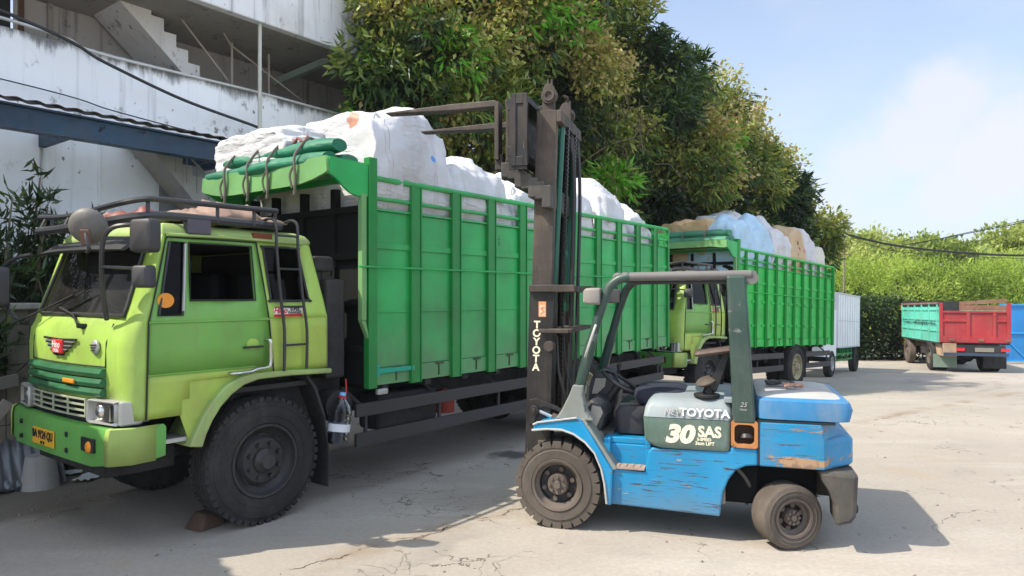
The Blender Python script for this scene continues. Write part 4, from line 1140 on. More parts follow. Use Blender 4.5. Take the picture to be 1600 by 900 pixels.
    ub = MB(); ub.box(-1.05,-.86,.10,W-.10,.70,.99); ub.box(-1.0,-.5,.35,W-.35,.55,.72); ub.build("front_crossmember", MAT["chassis"], P)
    st = MB(); st.box(-.82,-.50,.02,.30,.80,.83); st.build("step_plate", MAT["silver"], P)
    # winged badge, round badge, amber lamp
    bd = MB(); q = lambda y, z: (xfr(y)-.012, y, z)
    for k, (wd, z) in enumerate([(.31,1.555),(.26,1.525),(.21,1.495),(.15,1.465),(.09,1.435)]):
        bd.bar(q(yc-wd,z+.006), q(yc-.02,z), .014,.016); bd.bar(q(yc+.02,z), q(yc+wd,z+.006), .014,.016)
    bo = bd.build("winged_badge", MAT["ink"], P)
    wn_ = MB()
    for k, (wd, z) in enumerate([(.27,1.541),(.22,1.511),(.16,1.481)]): wn_.bar(q(yc-wd,z), q(yc+wd,z), .016,.008)
    wn_.build("badge_wing", MAT["silver"], bo)
    rb = MB(); rb.box(-1.105,-1.075,yc-.10,yc+.10,1.445,1.555); ro_ = rb.build("badge_shield", MAT["red"], bo, bevel=.012)
    link_mesh(text("Hino", .075, frame((-1.1065, yc, 1.515), (0,-1,0), (0,0,1)), .001, bold=.001), "badge_letters", MAT["white"], ro_)
    link_mesh(text("DIESEL", .038, frame((-1.1065, yc, 1.468), (0,-1,0), (0,0,1)), .001), "badge_letters", MAT["white"], ro_)
    rd = MB(); yq = .42; rd.lathe([(.055,0),(.055,.012),(.045,.02),(.0001,.024)], (xfr(yq)-.0,yq,1.515), (-1,0,0), 24)
    ro2 = rd.build("round_badge", MAT["silver"], P, smooth=40)
    rl = MB()
    for k in range(3): rl.bar((xfr(yq)-.024,yq-.05+.012*k,1.535-.02*k),(xfr(yq)-.024,yq+.05-.008*k,1.530-.02*k),.006,.009)
    rl.build("badge_wing", MAT["ink"], ro2)
    al = MB(); ya = .72; al.box(xfr(ya)-.058,xfr(ya)-.040,ya-.10,ya+.10,1.238,1.272); al.build("marker_lamp", MAT["amber"], P, bevel=.008)
    # wipers
    for y0, y1 in ((1.84,.98),(.66,1.18)):
        w_ = MB(); x0 = -1.05
        zt_ = 1.90 if y0 > 1 else 1.80; w_.tube([(x0,y0,1.665),(x0-.03,y0,1.68),(-1.01,y0+(y1-y0)*.5,1.68+(zt_-1.68)*.55),(-.985 if y0 > 1 else -1.01,y1,zt_)], .008, 6)
        sg_ = 1 if y0 > 1 else -1; w_.bar((-1.0,y1+.30*sg_,zt_-.09),(-.955 if y0>1 else -.985,y1-.14*sg_,zt_+.035),.012,.018)
        w_.cyl((x0+.03,y0,1.66),(x0-.03,y0,1.67),.022,.018,10)
        w_.build("wiper", MAT["ink"], P, smooth=40)
    # wheel arches over the front axle
    for y0, y1, sg in ((-.05,.34,1),(W-.34,W+.05,-1)):
        f = MB(); out_ = [(-.585,.76),(-.55,.83),(-.49,.95),(-.418,1.055),(-.35,1.135),(-.281,1.195),(-.16,1.245),(-.041,1.266),(.3,1.262),(.73,1.242)]
        inn = [(.73,1.198),(.3,1.215),(.0,1.212),(-.13,1.180),(-.24,1.115),(-.33,1.03),(-.40,.93),(-.45,.83),(-.48,.74)]
        f.prism(out_+inn, y0, y1)
        f.build("fender", MAT["limeroof"], P, smooth=30, bevel=.012)
        fl = MB(); yo = .012 if sg > 0 else W-.012
        fl.prism([(-.56,.80),(-.63,1.002),(-.63,1.30),(.0,1.30),(-.04,1.262),(-.16,1.24),(-.281,1.19),(-.418,1.05),(-.5,.93)], yo-.004, yo+.004)
        fl.build("arch_filler", MAT["limey"], P)
        il = MB(); il.box(-.45,.72,y0+.30*sg if sg>0 else y1-.34,(y0+.34) if sg>0 else y1-.30,.75,1.25); il.build("arch_liner", MAT["chassis"], P)
    mf = MB()
    for y0 in (.03, W-.33):
        mf.prism([(.50,1.20),(.60,1.06),(.70,.80),(.745,.52),(.745,.16),(.755,.16),(.755,.52),(.715,.82),(.62,1.08),(.52,1.20)], y0, y0+.30)
    mf.build("mudflap", MAT["chassis"], P)
    # chassis
    c = MB()
    for y in (.55, W-.63): c.box(-.95, box1-.05, y, y+.08, .76, .98)
    for x in (-.6,.4,1.2,2.0,2.9,3.7,wb-.7,wb+.6,box1-.3): c.box(x-.05,x+.05,.63,W-.63,.80,.95)
    c.cyl((0,.25,.52),(0,W-.25,.52),.07,.07,10); c.cyl((wb,.25,.52),(wb,W-.25,.52),.09,.09,12); c.ball((wb,yc,.52),.20,14)
    c.tube([(1.0,yc,.68),(wb,yc,.55)], .045, 8)
    for yy in (.45, W-.53):
        c.box(wb-.65,wb+.65,yy,yy+.09,.60,.70); c.box(-.6,.6,yy,yy+.09,.60,.68)
    c.box(-.55,.75,.62,W-.62,.62,1.15); c.box(.75,1.1,.30,W-.30,.98,1.12)
    c.build("chassis", MAT["chassis"], P, bevel=.006)
    k_ = MB(); k_.box(1.5,2.35,.18,.52,.52,.90); k_.build("fuel_tank", MAT["chassis"], P, bevel=.05)
    if detail:
        r_ = MB(); r_.cyl((2.62,.35,.56),(2.62,.35,.80),.13,.13,16); r_.cyl((2.62,.35,.80),(2.62,.35,.83),.05,.04,10); r_.build("red_canister", paint("dirty_red", (.30,.03,.02), .6, .2, (.1,.06,.04), .5), P, smooth=40)
        t_ = MB(); t_.cyl((.93,.10,.86),(.93,.42,.86),.15,.15,20); t_.build("air_tank", MAT["chassis"], P, smooth=40)
    # wheels
    wheel(P, .09, .0, .525, .26, .295, 'truck', MAT["rubber"], MAT["rimd"])
    wheel(P, .09, W, .525, .26, .295, 'truck', MAT["rubber"], MAT["rimd"], -1)
    for y, sg in ((-.03,1),(.27,1),(W+.03,-1),(W-.27,-1)):
        wheel(P, wb+.09, y, .525, .25, .295, 'truck', MAT["rubber"], MAT["rimy"] if abs(y-yc) > .9 else MAT["rimd"], sg)
    m2 = MB(); m2.box(wb+.72,wb+.735,.0,.55,.25,.95); m2.box(wb+.72,wb+.735,W-.55,W,.25,.95); m2.build("mudflap", MAT["chassis"], P)
    # side under-run rails
    for y in (.02, W-.06):
        sgn = 1 if y < 1 else -1
        for xa, xb in ((box0-.14, wb-.58),(wb+.80, box1-.15)):
            if xb - xa < .4: continue
            s_ = MB()
            for z0, z1 in ((.74,.865),(.46,.585)): s_.box(xa, xb, y, y+.035, z0, z1)
            n_ = max(2, int((xb-xa)/1.1)+1)
            for k in range(n_):
                x = xa+.15 + (xb-xa-.3)*k/(n_-1)
                s_.bar((x,y+.05,.47),(x,y+.05,.86),.03,.03); s_.bar((x,y+.05,.80),(x-.12,y+.5*sgn*.5,1.0),.03,.03)
            s_.build("guard_rail", flat("guard_rail_black", (.030,.030,.031), .55), P, bevel=.004)
    # cargo box
    build_box(P, side, box0, box1, detail)
    # roof rack
    rk = MB(); zr = 2.60
    top_ = smooth_path([(.24,.06,2.615),(-.1,.05,2.61),(-.72,.05,2.605),(-.86,.10,2.60),(-.97,.28,2.565),(-1.0,.8,2.53),(-1.0,W-.8,2.53),(-.97,W-.28,2.565),(-.86,W-.10,2.60),(-.72,W-.05,2.605),(-.1,W-.05,2.61),(.24,W-.06,2.615)], 4)
    rk.tube(top_, .022, 8)
    low_ = smooth_path([(.30,.10,2.49),(-.2,.08,2.49),(-.70,.08,2.49),(-.88,.14,2.47),(-1.0,.34,2.44),(-1.06,.8,2.42),(-1.06,W-.8,2.42),(-1.0,W-.34,2.44),(-.88,W-.14,2.47),(-.70,W-.08,2.49),(-.2,W-.08,2.49),(.30,W-.10,2.49)], 4)
    rk.tube(low_, .034, 8)
    for x, ya in ((-.82,.10),(-.30,.06),(.02,.06),(.22,.06)):
        for y in (ya, W-ya): rk.tube([(x,y,2.47),(x,y,2.61)], .016, 6)
    for x in (-.6,-.3,0,.25): rk.tube([(x,.09,2.49),(x,W-.09,2.49)], .018, 6)
    for y in (.5,1.0,1.5): rk.tube([(-1.0,y,2.53),(-1.05,y,2.42)], .014, 6)
    ro3 = rk.build("roof_rack", MAT["pipe"], P, smooth=40)
    br = MB()
    for y in (.075, W-.085): br.box(-.55,-.36,y-.03,y+.04,2.37,2.50)
    br.build("rack_bracket", flat("dark_bracket", (.06,.055,.07), .4), ro3, bevel=.008)
    vs_ = MB(); rings = []
    for i in range(11):
        y = .22 + (W-.44)*i/10; e = abs(i-5)/5; x = -.84 - .24*(1-e**4*.5)
        rings.append([(x,y,2.245-.01*e),(x+.02,y,2.225),(-.83,y,2.29),(-.80,y,2.335),(-.83,y,2.345)])
    vs_.loft(rings); vs_.build("sun_visor", MAT["plastic"], P, smooth=40)
    # mirrors on their arms
    a = MB()
    a.tube(smooth_path([(-1.02,.30,1.72),(-1.08,.22,1.95),(-1.12,.14,2.15),(-1.12,.10,2.30),(-1.09,.04,2.37),(-1.03,-.04,2.39),(-.95,-.10,2.39)],5), .017, 7)
    a.tube([(-1.12,.15,2.10),(-1.03,.0,2.09),(-.93,-.10,2.085)], .012, 6); a.tube([(-1.12,.10,2.30),(-1.0,-.05,2.30),(-.93,-.12,2.30)], .012, 6)
    a.tube([(-.93,-.10,2.04),(-.80,.05,2.0)], .012, 6)
    a.tube(smooth_path([(-1.19,.20,2.20),(-1.20,.14,2.22),(-1.21,.15,2.27),(-1.20,.19,2.33)],4), .013, 6)
    a2 = MB(); a2.tube(smooth_path([(-.98,W-.10,2.25),(-1.05,W+.06,2.22),(-1.10,W+.22,2.12),(-1.10,W+.25,1.9),(-1.05,W+.10,1.72),(-1.0,W-.05,1.66)],5), .017, 7)
    ao = a.build("mirror_arm", MAT["pipe"], P, smooth=40); ao2 = a2.build("mirror_arm", MAT["pipe"], P, smooth=40)
    mirror_box(ao, "side_mirror", -.955,-.14,2.315,.10,.21,.235, flat("dark_mirror_shell", (.035,.034,.035), .5), .25)
    mirror_box(ao, "lower_mirror", -.945,-.10,2.03,.09,.15,.16, flat("dark_mirror_shell2", (.04,.04,.042), .5), .25)
    mirror_box(ao2, "side_mirror", -1.10,W+.22,1.97,.10,.20,.36, MAT["plastic"], -.2)
    rm = MB(); M_ = Matrix.Translation((-1.17,.24,2.385)) @ Matrix.Rotation(R(48),4,'Z') @ Matrix.Rotation(R(-16),4,'Y')
    rm.lathe([(.0001,-.055),(.06,-.050),(.105,-.030),(.126,-.004),(.129,.012),(.122,.016),(.0001,.016)], (0,0,0), (1,0,0), 28); rm.xform(M_)
    rmo = rm.build("round_mirror", MAT["mirror"], ao, smooth=50)
    rc = MB(); rc.box(-.072,-.035,-.03,.03,-.12,-.01); rc.xform(M_); rc.build("mirror_clamp", flat("rusty_clamp", (.16,.09,.06), .8), rmo, bevel=.006)
    # ladder up the rear corner of the cab
    l_ = MB()
    for x0, x1 in ((.235,.165),(.46,.375)):
        l_.tube(smooth_path([(x1+.0,.16,2.53),(x1,.06,2.545),(x1,-.03,2.50),(x1,-.04,2.3),((x0+x1)/2,-.045,1.9),(x0,-.05,1.6),(x0,-.045,1.262)],3), .013, 7)
    for z, f in ((2.40,.03),(2.12,.2),(1.80,.55),(1.475,.9)): 
        xa = .165+.07*f; xb = .375+.085*f; l_.tube([(xa,-.045,z),(xb,-.045,z)], .010, 6)
    l_.build("ladder", MAT["pipe"], P, smooth=40)
    # side lettering plate
    sp = MB(); sp.box(.165,.445,-.004,.0,1.715,1.80); so_ = sp.build("name_sticker", MAT["white"], cab)
    sr = MB(); sr.box(.165,.445,-.006,-.0042,1.715,1.738); sr.box(.165,.445,-.006,-.0042,1.792,1.80); sr.build("sticker_band", MAT["red"], so_)
    link_mesh(text("Hino", .066, XZ(.228,-.0060,1.768), .0012, shear=.25, bold=.0012), "sticker_letters", MAT["red"], so_)
    link_mesh(text("SUPER", .034, XZ(.37,-.0060,1.777), .0012, bold=.0008), "sticker_letters", MAT["ink"], so_)
    link_mesh(text("RANGER", .034, XZ(.37,-.0060,1.750), .0012, bold=.0008), "sticker_letters", MAT["ink"], so_)
    # dark clutter between cab and box
    q_ = MB(); q_.box(.80,1.02,.12,.46,1.12,2.05); q_.cyl((.78,.30,1.6),(.78,.30,2.2),.09,.09,14); q_.box(.70,.92,.16,.42,2.12,2.26)
    q_.cyl((.86,1.4,1.1),(.86,1.4,2.2),.07,.07,12); q_.box(.85,1.1,.6,1.7,1.1,1.7)
    q_.build("air_intake", MAT["chassis"], P, bevel=.03)
    return P

def build_box(P, side, x0, x1, detail):
    Wb0, Wb1 = -.02, W+.14            # box is a little wider than the cab
    zf, zp, zt = 1.03, 2.72, 3.02
    main = MAT["cargo"] if side == 'plain' else MAT["cargob"]; pm = MAT["post"] if side == 'plain' else flat("bright_post_green", (.006,.24,.03), .45)
    fl = MB(); fl.box(x0, x1, Wb0+.05, Wb1-.05, 1.03, 1.12)
    for k in range(int((x1-x0)/.6)): fl.box(x0+.2+.6*k, x0+.28+.6*k, Wb0+.06, Wb1-.06, .96, 1.03)
    fl.build("cargo_floor", MAT["chassis"], P)
    for near in (1, 0):
        y = Wb0 if near else Wb1; sg = 1 if near else -1
        Y = lambda a, b: (min(y+sg*a, y+sg*b), max(y+sg*a, y+sg*b))
        p = MB(); p.box(x0+.06, x1-.03, *Y(.045,.060), 1.19, zp)
        if side != 'plain':       # pressed ribs between the posts
            nb = int((x1-x0)/.48)
            for k in range(nb):
                xa = x0+.15 + (x1-x0-.3)*k/nb
                for z in (1.45,1.95,2.35): p.box(xa+.12, xa+.36, *Y(.026,.045), z, z+.05)
        so = p.build("side_panel", main, P, bevel=.004)
        b = MB(); b.box(x0+.06, x1-.03, *Y(.035,.062), 1.02, 1.186)
        b.build("base_strip", main, so, bevel=.004)
        hg = MB()
        for k in range(int((x1-x0)/.62)):
            x = x0+.36+.62*k; hg.box(x-.006,x+.006,*Y(.025,.035),1.05,1.16); hg.box(x-.05,x+.07,*Y(.02,.035),1.165,1.185)
        hg.build("hinge", flat("rusty_hinge", (.06,.07,.04), .8), so)
        q = MB(); xs = [x0+.62*k for k in range(1, int((x1-x0)/.62)+1)] if side == 'plain' else list(np.linspace(x0+.4, x1-.1, 11))
        for x in xs:
            if x > x1-.12 and side == 'plain': continue
            wd = .075 if side == 'plain' else .04
            po = MB()
            po.box(x-wd, x-wd+.012, *Y(.0,.05), 1.0, zt); po.box(x+wd-.012, x+wd, *Y(.0,.05), 1.0, zt); po.box(x-wd+.012, x+wd-.012, *Y(.012,.026), 1.0, zt-.002)
            po.build("post", pm, P, bevel=.003)
        e = MB(); e.box(x1-.06, x1, *Y(.0,.08), 1.0, zt+.03); e.box(x0-.03, x0+.075, *Y(-.012,.07), 1.0, zt+.20)
        e.build("corner_post", pm, P, bevel=.008)
        r = MB(); r.tube([(x0+.05,y+sg*.03,zt+.012),(x1-.03,y+sg*.03,zt+.012)], .030, 8)
        r.tube([(x0+.05,y+sg*.035,2.84),(x1-.03,y+sg*.035,2.84)], .020, 8)
        r.tube([(x0-.16,y-sg*.018,2.17),(x1-.02,y-sg*.018,2.17)], .011, 6)
        r.build("rail", MAT["cargo"] if side == 'plain' else main, P, smooth=40)
        r2 = MB(); r2.box(x0+.08,x1-.04,*Y(.028,.045),2.352,2.412)
        r2.box(x0+.08,x1-.04,*Y(.034,.045),1.724,1.740)
        r2.box(x0+.08,x1-.04,*Y(.020,.064),2.722,2.742)
        r2.build("mid_rail", MAT["cargo"] if side == 'plain' else main, P, bevel=.004)
    if detail:
        t_ = MB(); t_.box(x0+.10,x0+.60,Wb0+.008,Wb0+.034,1.135,1.180); t_.box(x0+.08,x0+.12,Wb0+.006,Wb0+.034,1.10,1.22); t_.build("teal_latch", MAT["teal"], P, bevel=.004)
        mk = MB(); mk.box(x0+.07,x0+.20,-.05,.0,.935,.99); mo = mk.build("side_marker", MAT["silver"], P, bevel=.012)
        for k, (ux, uz) in enumerate([(3.30,2.62)]):
            link_mesh(text("1017-1", .05, frame((ux-.05,Wb0+.044,2.55),(0,0,1),(-1,0,0)), .001), "chalk_mark", MAT["ink"], P)
    # dark headboard, canopy over the gap, tailgate
    h = MB(); h.box(x0-.02,x0+.02,Wb0+.08,Wb1-.08,1.03,2.74)
    for z in (1.35,1.8,2.25,2.70): h.box(x0-.07,x0-.022,Wb0+.08,Wb1-.08,z,z+.06)
    for y in (.45,.95,1.45,1.85): h.box(x0-.06,x0+.02,y,y+.06,1.03,2.95)
    h.build("headboard", flat("headboard_dark", (.007,.009,.008), .8, 0, .2), P)
    fs = MB(); fs.box(x0-.115,x0-.06,Wb0-.01,Wb0+.05,1.66,2.86); fs.prism([(x0-.115,1.66),(x0-.0,1.42),(x0-.06,1.66)],Wb0,Wb0+.05)
    fs.box(x0-.115,x0-.06,Wb1-.05,Wb1+.01,1.66,2.86); fs.build("front_flange", MAT["canopy"], P, bevel=.004)
    xc = x0-.50
    low_ = 0 if side == 'plain' else .10
    cf = holed([(Wb0-.0,3.02),(Wb0+.02,3.16)] + [(Wb1-.02,3.16),(Wb1,3.02),(Wb1-.05,3.0),(Wb1-.2,2.965+low_*.5),(Wb1-.38,2.938+low_),(Wb1-.6,2.930+low_),(Wb0+.6,2.930+low_),(Wb0+.38,2.938+low_),(Wb0+.2,2.965+low_*.5),(Wb0+.05,3.0)], [], .03, frame((xc,0,0),(0,1,0),(0,0,1)))
    co = link_mesh(cf, "canopy", MAT["canopy"], P)
    for y in (Wb0, Wb1-.03):
        cs_ = MB(); cs_.prism([(xc+.016,3.155),(xc+.016,3.0)] + [(xc+.06,2.985),(xc+.12,2.95),(xc+.18,2.90),(xc+.25,2.855),(xc+.33,2.835),(x0-.035,2.835),(x0-.035,3.15)], y, y+.03)
        cs_.build("canopy_side", MAT["cargo"], co)
    ct = MB(); ct.box(xc+.02,x0-.03,Wb0+.035,Wb1-.035,3.05,3.07); ct.bar((xc+.25,Wb0+.04,2.98),(xc+.25,Wb1-.04,2.98),.05,.05); ct.build("canopy_deck", MAT["post"], co)
    tg = MB(); tg.box(x1-.045,x1-.015,Wb0+.08,Wb1-.08,1.05,2.72)
    for y in (.1,.65,1.2,1.75): tg.box(x1-.015,x1+.02,y,y+.07,1.05,2.95)
    for z in (1.05,1.7,2.35,2.90): tg.box(x1-.015,x1+.012,Wb0+.08,Wb1-.08,z,z+.07)
    tg.build("tailgate", main, P)
    rb = MB(); rb.box(x1-.10,x1-.02,.1,W-.1,.55,.68); rb.box(x1-.2,x1-.1,.5,.58,.6,1.0); rb.box(x1-.2,x1-.1,1.4,1.48,.6,1.0); rb.build("rear_bumper", MAT["chassis"], P)
    tl = MB(); tl.box(x1-.04,x1-.005,.15,.4,.72,.82); tl.box(x1-.04,x1-.005,W-.4,W-.15,.72,.82); tl.build("tail_lamp", MAT["red"], P)

GT = "green cargo trucks with lime cabs"
truck("cargo_truck", "nearest lime green cab truck with dark green high sided box full of white bags", GT, TA, (0,0,YAW_A), 5.05, 1.21, 7.95, 'plain', True)
DB = Vector((.681,.732,0)); RB = at(1243, 611, 16.3)
LB = RB - DB*4.4; PITCH_B = math.atan2(ground_z(LB.x,LB.y)-ground_z(RB.x,RB.y), 4.4)
LOC_B = Vector((LB.x, LB.y, ground_z(LB.x, LB.y)))
truck("cargo_truck", "second green truck parked behind the first, its bright green box piled with mixed bales", GT, LOC_B, (0,PITCH_B,math.atan2(DB.y,DB.x)), 4.31, 1.21, 6.95, 'ribbed', False, "BK 8531 CN")
# ------------------------------------------------------------------ white box truck, far along the row
def box_truck():
    rear = at(1338, 574, 24.0); d = Vector((.60,.80,0)).normalized()
    f = rear - d*3.6
    pit = math.atan2(ground_z(f.x,f.y)-ground_z(rear.x,rear.y), 3.6)
    P = thing("box_truck", "white panelled box truck with green chassis parked beyond the green trucks", "truck", (f.x,f.y,ground_z(f.x,f.y)), (0,pit,math.atan2(d.y,d.x)))
    wm = paint("white_box_panel", (.80,.81,.82), .5, .05, (.40,.38,.34), .25)
    b = MB(); b.box(.75,4.05,-.02,1.85,.86,2.62); bo = b.build("cargo_box", wm, P, bevel=.02)
    r = MB()
    for k in range(9): r.box(.9+.37*k,.915+.37*k,-.028,-.021,.90,2.58)
    r.box(.76,4.04,-.032,-.0205,1.72,1.735); r.box(.76,4.04,-.034,-.0205,.86,.91); r.box(.76,4.04,-.034,-.0205,2.56,2.615)
    for y in (.45,.95,1.4): r.box(4.051,4.062,y,y+.02,.9,2.58)
    r.build("panel_seam", flat("panel_seam_grey", (.50,.52,.54)), bo)
    gm = flat("chassis_green", (.01,.20,.05), .5)
    c = MB(); 
    for y in (.45,1.3): c.box(-.6,4.0,y,y+.08,.62,.80)
    for x in (.9,1.5,2.1,2.7,3.3,3.9): c.box(x,x+.07,.1,1.75,.68,.84); 
    c.box(.7,3.1,.04,.08,.44,.50); c.box(.7,3.1,.04,.08,.62,.68)
    for x in (.8,1.6,2.4,3.0): c.box(x,x+.04,.045,.085,.44,.84)
    c.build("chassis", gm, P)
    k = MB(); k.loft([[(x,y,z) for x,z in ((-.95,.55),(-1.0,1.15),(-.85,1.95),(-.70,2.05),(.55,2.05),(.62,1.2),(.62,.6))] for y in (.02,1.80)])
    ko = k.build("cab", wm, P, bevel=.04)
    g = MB(); g.prism([(-.78,1.25),(-.66,1.88),(-.05,1.88),(-.05,1.25)], .005,.018); g.prism([(-.78,1.25),(-.66,1.88),(-.05,1.88),(-.05,1.25)], 1.802,1.815)
    g.prism([(.15,.0),(1.68,.0),(1.60,.72),(.22,.72)],0,.01,'yz'); n0 = len(g.v)-8
    g.v[n0:] = [(-.995+ (z)*.205, y, 1.20+z) if i < 4 else (-1.005+z*.205, y, 1.20+z) for i, (x,y,z) in enumerate(g.v[n0:])]
    g.build("side_window", MAT["tint"], ko)
    for x, y, sg in ((0,.0,1),(0,1.82,-1),(3.6,-.0,1),(3.6,1.82,-1)):
        wheel(P, x, y, .40, .20, .21, 'plain', MAT["rubber"], MAT["rimd"] if x else MAT["silver"], sg)
    m = MB(); m.box(.5,.515,.02,.3,.2,.6); m.build("mudflap", flat("pale_mudflap", (.5,.5,.5)), P)
box_truck()

# ------------------------------------------------------------------ the turquoise and red truck driving off
def tipper():
    corner = at(1467, 577, 23.6); gz = ground_z(corner.x, corner.y); d = Vector((.30,.954,0)).normalized()   # forwards
    # local x runs forwards, y to the left of travel
    loc = Vector((corner.x, corner.y, gz))
    P = thing("dump_truck", "truck with turquoise patched side, red tailgate and mudflaps seen from behind", "truck", loc, (0,.02,math.atan2(d.y,d.x)))
    Wd = 2.06; L = 5.2
    teal = paint("patched_turquoise_paint", (.10,.50,.38), .5, .15, (.30,.32,.26), .35, chip=(.02,.05,.05), ct=.70, cs=1.6, cstretch=(.8,1,3))
    redm = paint("faded_red_paint", (.34,.025,.030), .5, .15, (.30,.15,.12), .3)
    wood = paint("rusty_top_board", (.20,.10,.06), .85, .3, (.33,.27,.2), .5)
    zb, zt = 1.02, 2.38
    s = MB(); s.box(0,L,-.03,0,zb,zt-.16); s.box(0,L,-Wd,-Wd+.03,zb,zt-.16); 
    for x in np.linspace(.05,L-.1,6): s.box(x,x+.07,0,.04,zb,zt-.02)
    for y_ in (-.03,):
        for z in (1.38,1.75,2.10): s.box(0,L,.0,.03,z,z+.05)
    so = s.build("side_board", teal, P)
    t = MB()
    t.box(-.001,L,.0,.05,zt-.06,zt); t.build("top_rail", wood, P)
    rl = MB()
    for k in range(13): rl.box(.2+.38*k,.44+.38*k,-.032,-.005,zt-.155,zt-.062)
    rl.build("side_slats", flat("dark_slats", (.03,.08,.07)), so)
    # a dark row of old lettering, worn past reading
    wl_ = MB()
    rr = random.Random(4)
    for k in range(22):
        x = .25+.21*k; wl_.box(x,x+.10+.06*rr.random(),.041,.044,1.60+.03*rr.random(),1.66+.05*rr.random())
    wl_.build("worn_stripe", flat("worn_dark_paint", (.015,.06,.05)), so)
    f = MB(); f.box(0,L,-Wd,0,zb-.06,zb); f.box(L-.06,L,-Wd,0,zb,zt+.1); f.build("bed", MAT["chassis"], P)
    tg = MB(); tg.box(-.03,0,-Wd+.02,-.02,zb,zt-.30)
    for y in (-.06,-.86,-1.62,-Wd+.02): tg.box(-.075,-.03,y-.05 if y<-.1 else y-.05,y+.05 if y>-2 else y+.07,zb,zt-.02 if y in (-.06,-Wd+.02) else zt-.30)
    tg.box(-.07,-.03,-Wd+.06,-.06,zt-.36,zt-.29); tg.box(-.07,-.03,-Wd+.06,-.06,zb,zb+.20)
    tg.box(-.065,-.03,-.82,-.1,1.72,1.79); tg.box(-.065,-.03,-Wd+.08,-1.66,1.72,1.79)
    to = tg.build("tailgate", redm, P, bevel=.008)
    la = MB()
    for y in (-.35,-1.2,-2.0): la.box(-.10,-.07,y-.10,y+.06,zb+.06,zb+.13)
    la.build("latch", wood, to)
    w = MB(); w.box(-.03,.02,-Wd+.05,-.62,zt-.28,zt-.10); w.bar((-.01,-.62,zt-.04),(-.01,-Wd+.05,zt+.06),.03,.12); w.build("top_board", wood, P)
    c = MB()
    for y in (-.85,-1.5): c.box(-.0,L+.3,y-.04,y+.04,.68,.95)
    c.box(-.05,.12,-Wd+.12,-.10,.62,.94); c.cyl((1.15,-.3,.5),(1.15,-Wd+.3,.5),.09,.09,10); c.ball((1.15,-1.17,.5),.2,12)
    c.cyl((4.6,-.3,.5),(4.6,-Wd+.3,.5),.07,.07,10); c.box(2.0,3.0,-.55,-.15,.5,.95)
    c.build("chassis", MAT["chassis"], P)
    bb = MB(); bb.box(-.10,-.04,-Wd+.05,-.12,.58,.68); bb.build("rear_bumper", flat("blue_black_bumper", (.03,.05,.09), .5), P)
    bx = MB(); bx.box(-.06,1.9,-.52,-.10,.55,1.0); bx.build("side_box", paint("tan_patched_box", (.40,.28,.18), .8, .25, (.3,.2,.12), .5), P, bevel=.02)
    tl = MB(); tl.box(-.075,-.052,-.75,-.5,.74,.84); tl.box(-.075,-.052,-2.05,-1.8,.74,.84); tl.build("tail_lamp", MAT["red"], P)
    np_ = MB(); np_.box(-.075,-.055,-1.6,-1.05,.72,.86); np_.build("number_plate", flat("dusty_plate", (.22,.20,.16)), P)
    m = MB(); m.box(.45,.46,-.66,.06,.14,.60); m.build("mudflap", flat("green_grey_mudflap", (.16,.23,.18), .7), P)
    m = MB(); m.box(.45,.46,-Wd-.06,-Wd+.62,.14,.60); m.build("mudflap", MAT["chassis"], P)
    for x, y, sg in ((1.15,.02,-1),(1.15,-.26,-1),(1.15,-Wd-.02,1),(1.15,-Wd+.26,1),(4.6,-.02,-1),(4.6,-Wd+.02,1)):
        wheel(P, x, y, .50, .24, .28, 'plain', MAT["rubberb"] if y > -1 and x > 2 else MAT["rubber"], MAT["rimb"], sg)
    k = MB(); k.loft([[(x,y,z) for x,z in ((L+.1,.65),(L+.1,2.25),(L+.4,2.35),(L+1.3,2.32),(L+1.55,1.5),(L+1.6,.6))] for y in (-Wd+.1,-.1)])
    ko = k.build("cab", paint("truck_cab_yellow", (.5,.38,.10), .45), P, bevel=.04)
    g = MB(); g.prism([(L+.45,1.45),(L+.45,2.1),(L+1.15,2.1),(L+1.35,1.45)], -.098,-.09); g.prism([(L+.45,1.45),(L+.45,2.1),(L+1.15,2.1),(L+1.35,1.45)], -Wd+.09,-Wd+.098); g.build("side_window", MAT["tint"], ko)
tipper()

def gate():
    x0, x1, y = 19.4, 27.5, 27.6
    P = thing("steel_gate", "bright blue steel gate with cross braces behind the red tailgate", "gate", (x0, y, ground_z(x0,y)), (0,0,R(-3)))
    m = paint("gate_blue_paint", (.012,.22,.55), .45, .12, (.1,.14,.2), .3)
    s = MB(); s.box(0,x1-x0,0,.01,.12,2.32); s.build("gate_sheet", m, P)
    f = MB()
    for k in range(9):
        f.box(k*1.0-.03,k*1.0+.03,-.05,-.001,.05,2.36)
        if k < 8: f.bar((k+.05,-.025,.2 if k%2 else 1.15),(k+.95,-.025,1.15 if k%2 else .2),.04,.05)
    for z in (.08,1.18,2.30): f.box(0,x1-x0,-.045,-.002,z,z+.055)
    f.build("gate_frame", flat("gate_frame_blue", (.03,.30,.66), .45), P, bevel=.004)
gate()
p = thing("utility_pole", "thin pole rising from the bushes beyond the white box truck", "pole", (15.3,32.0,ground_z(15.3,32)))
q = MB(); q.tube([(0,0,-.2),(0,0,4.9)], .045, 8); q.build("shaft", flat("old_pole", (.20,.17,.13), .9), p, smooth=40)
q = MB(); q.bar((-.35,0,4.6),(.35,0,4.6),.05,.06); q.build("cross_arm", flat("old_arm", (.2,.17,.13), .9), p)
cable("power_cable", "heavy dark cable sagging from the mango tree across the far trees", [at(1180,300,27), at(1300,357,28), at(1370,378,28.5), at(1440,389,29), at(1520,396,29.5), at(1600,399,30), at(1720,396,31)], .045, MAT["ink"], "overhead cables at the back")
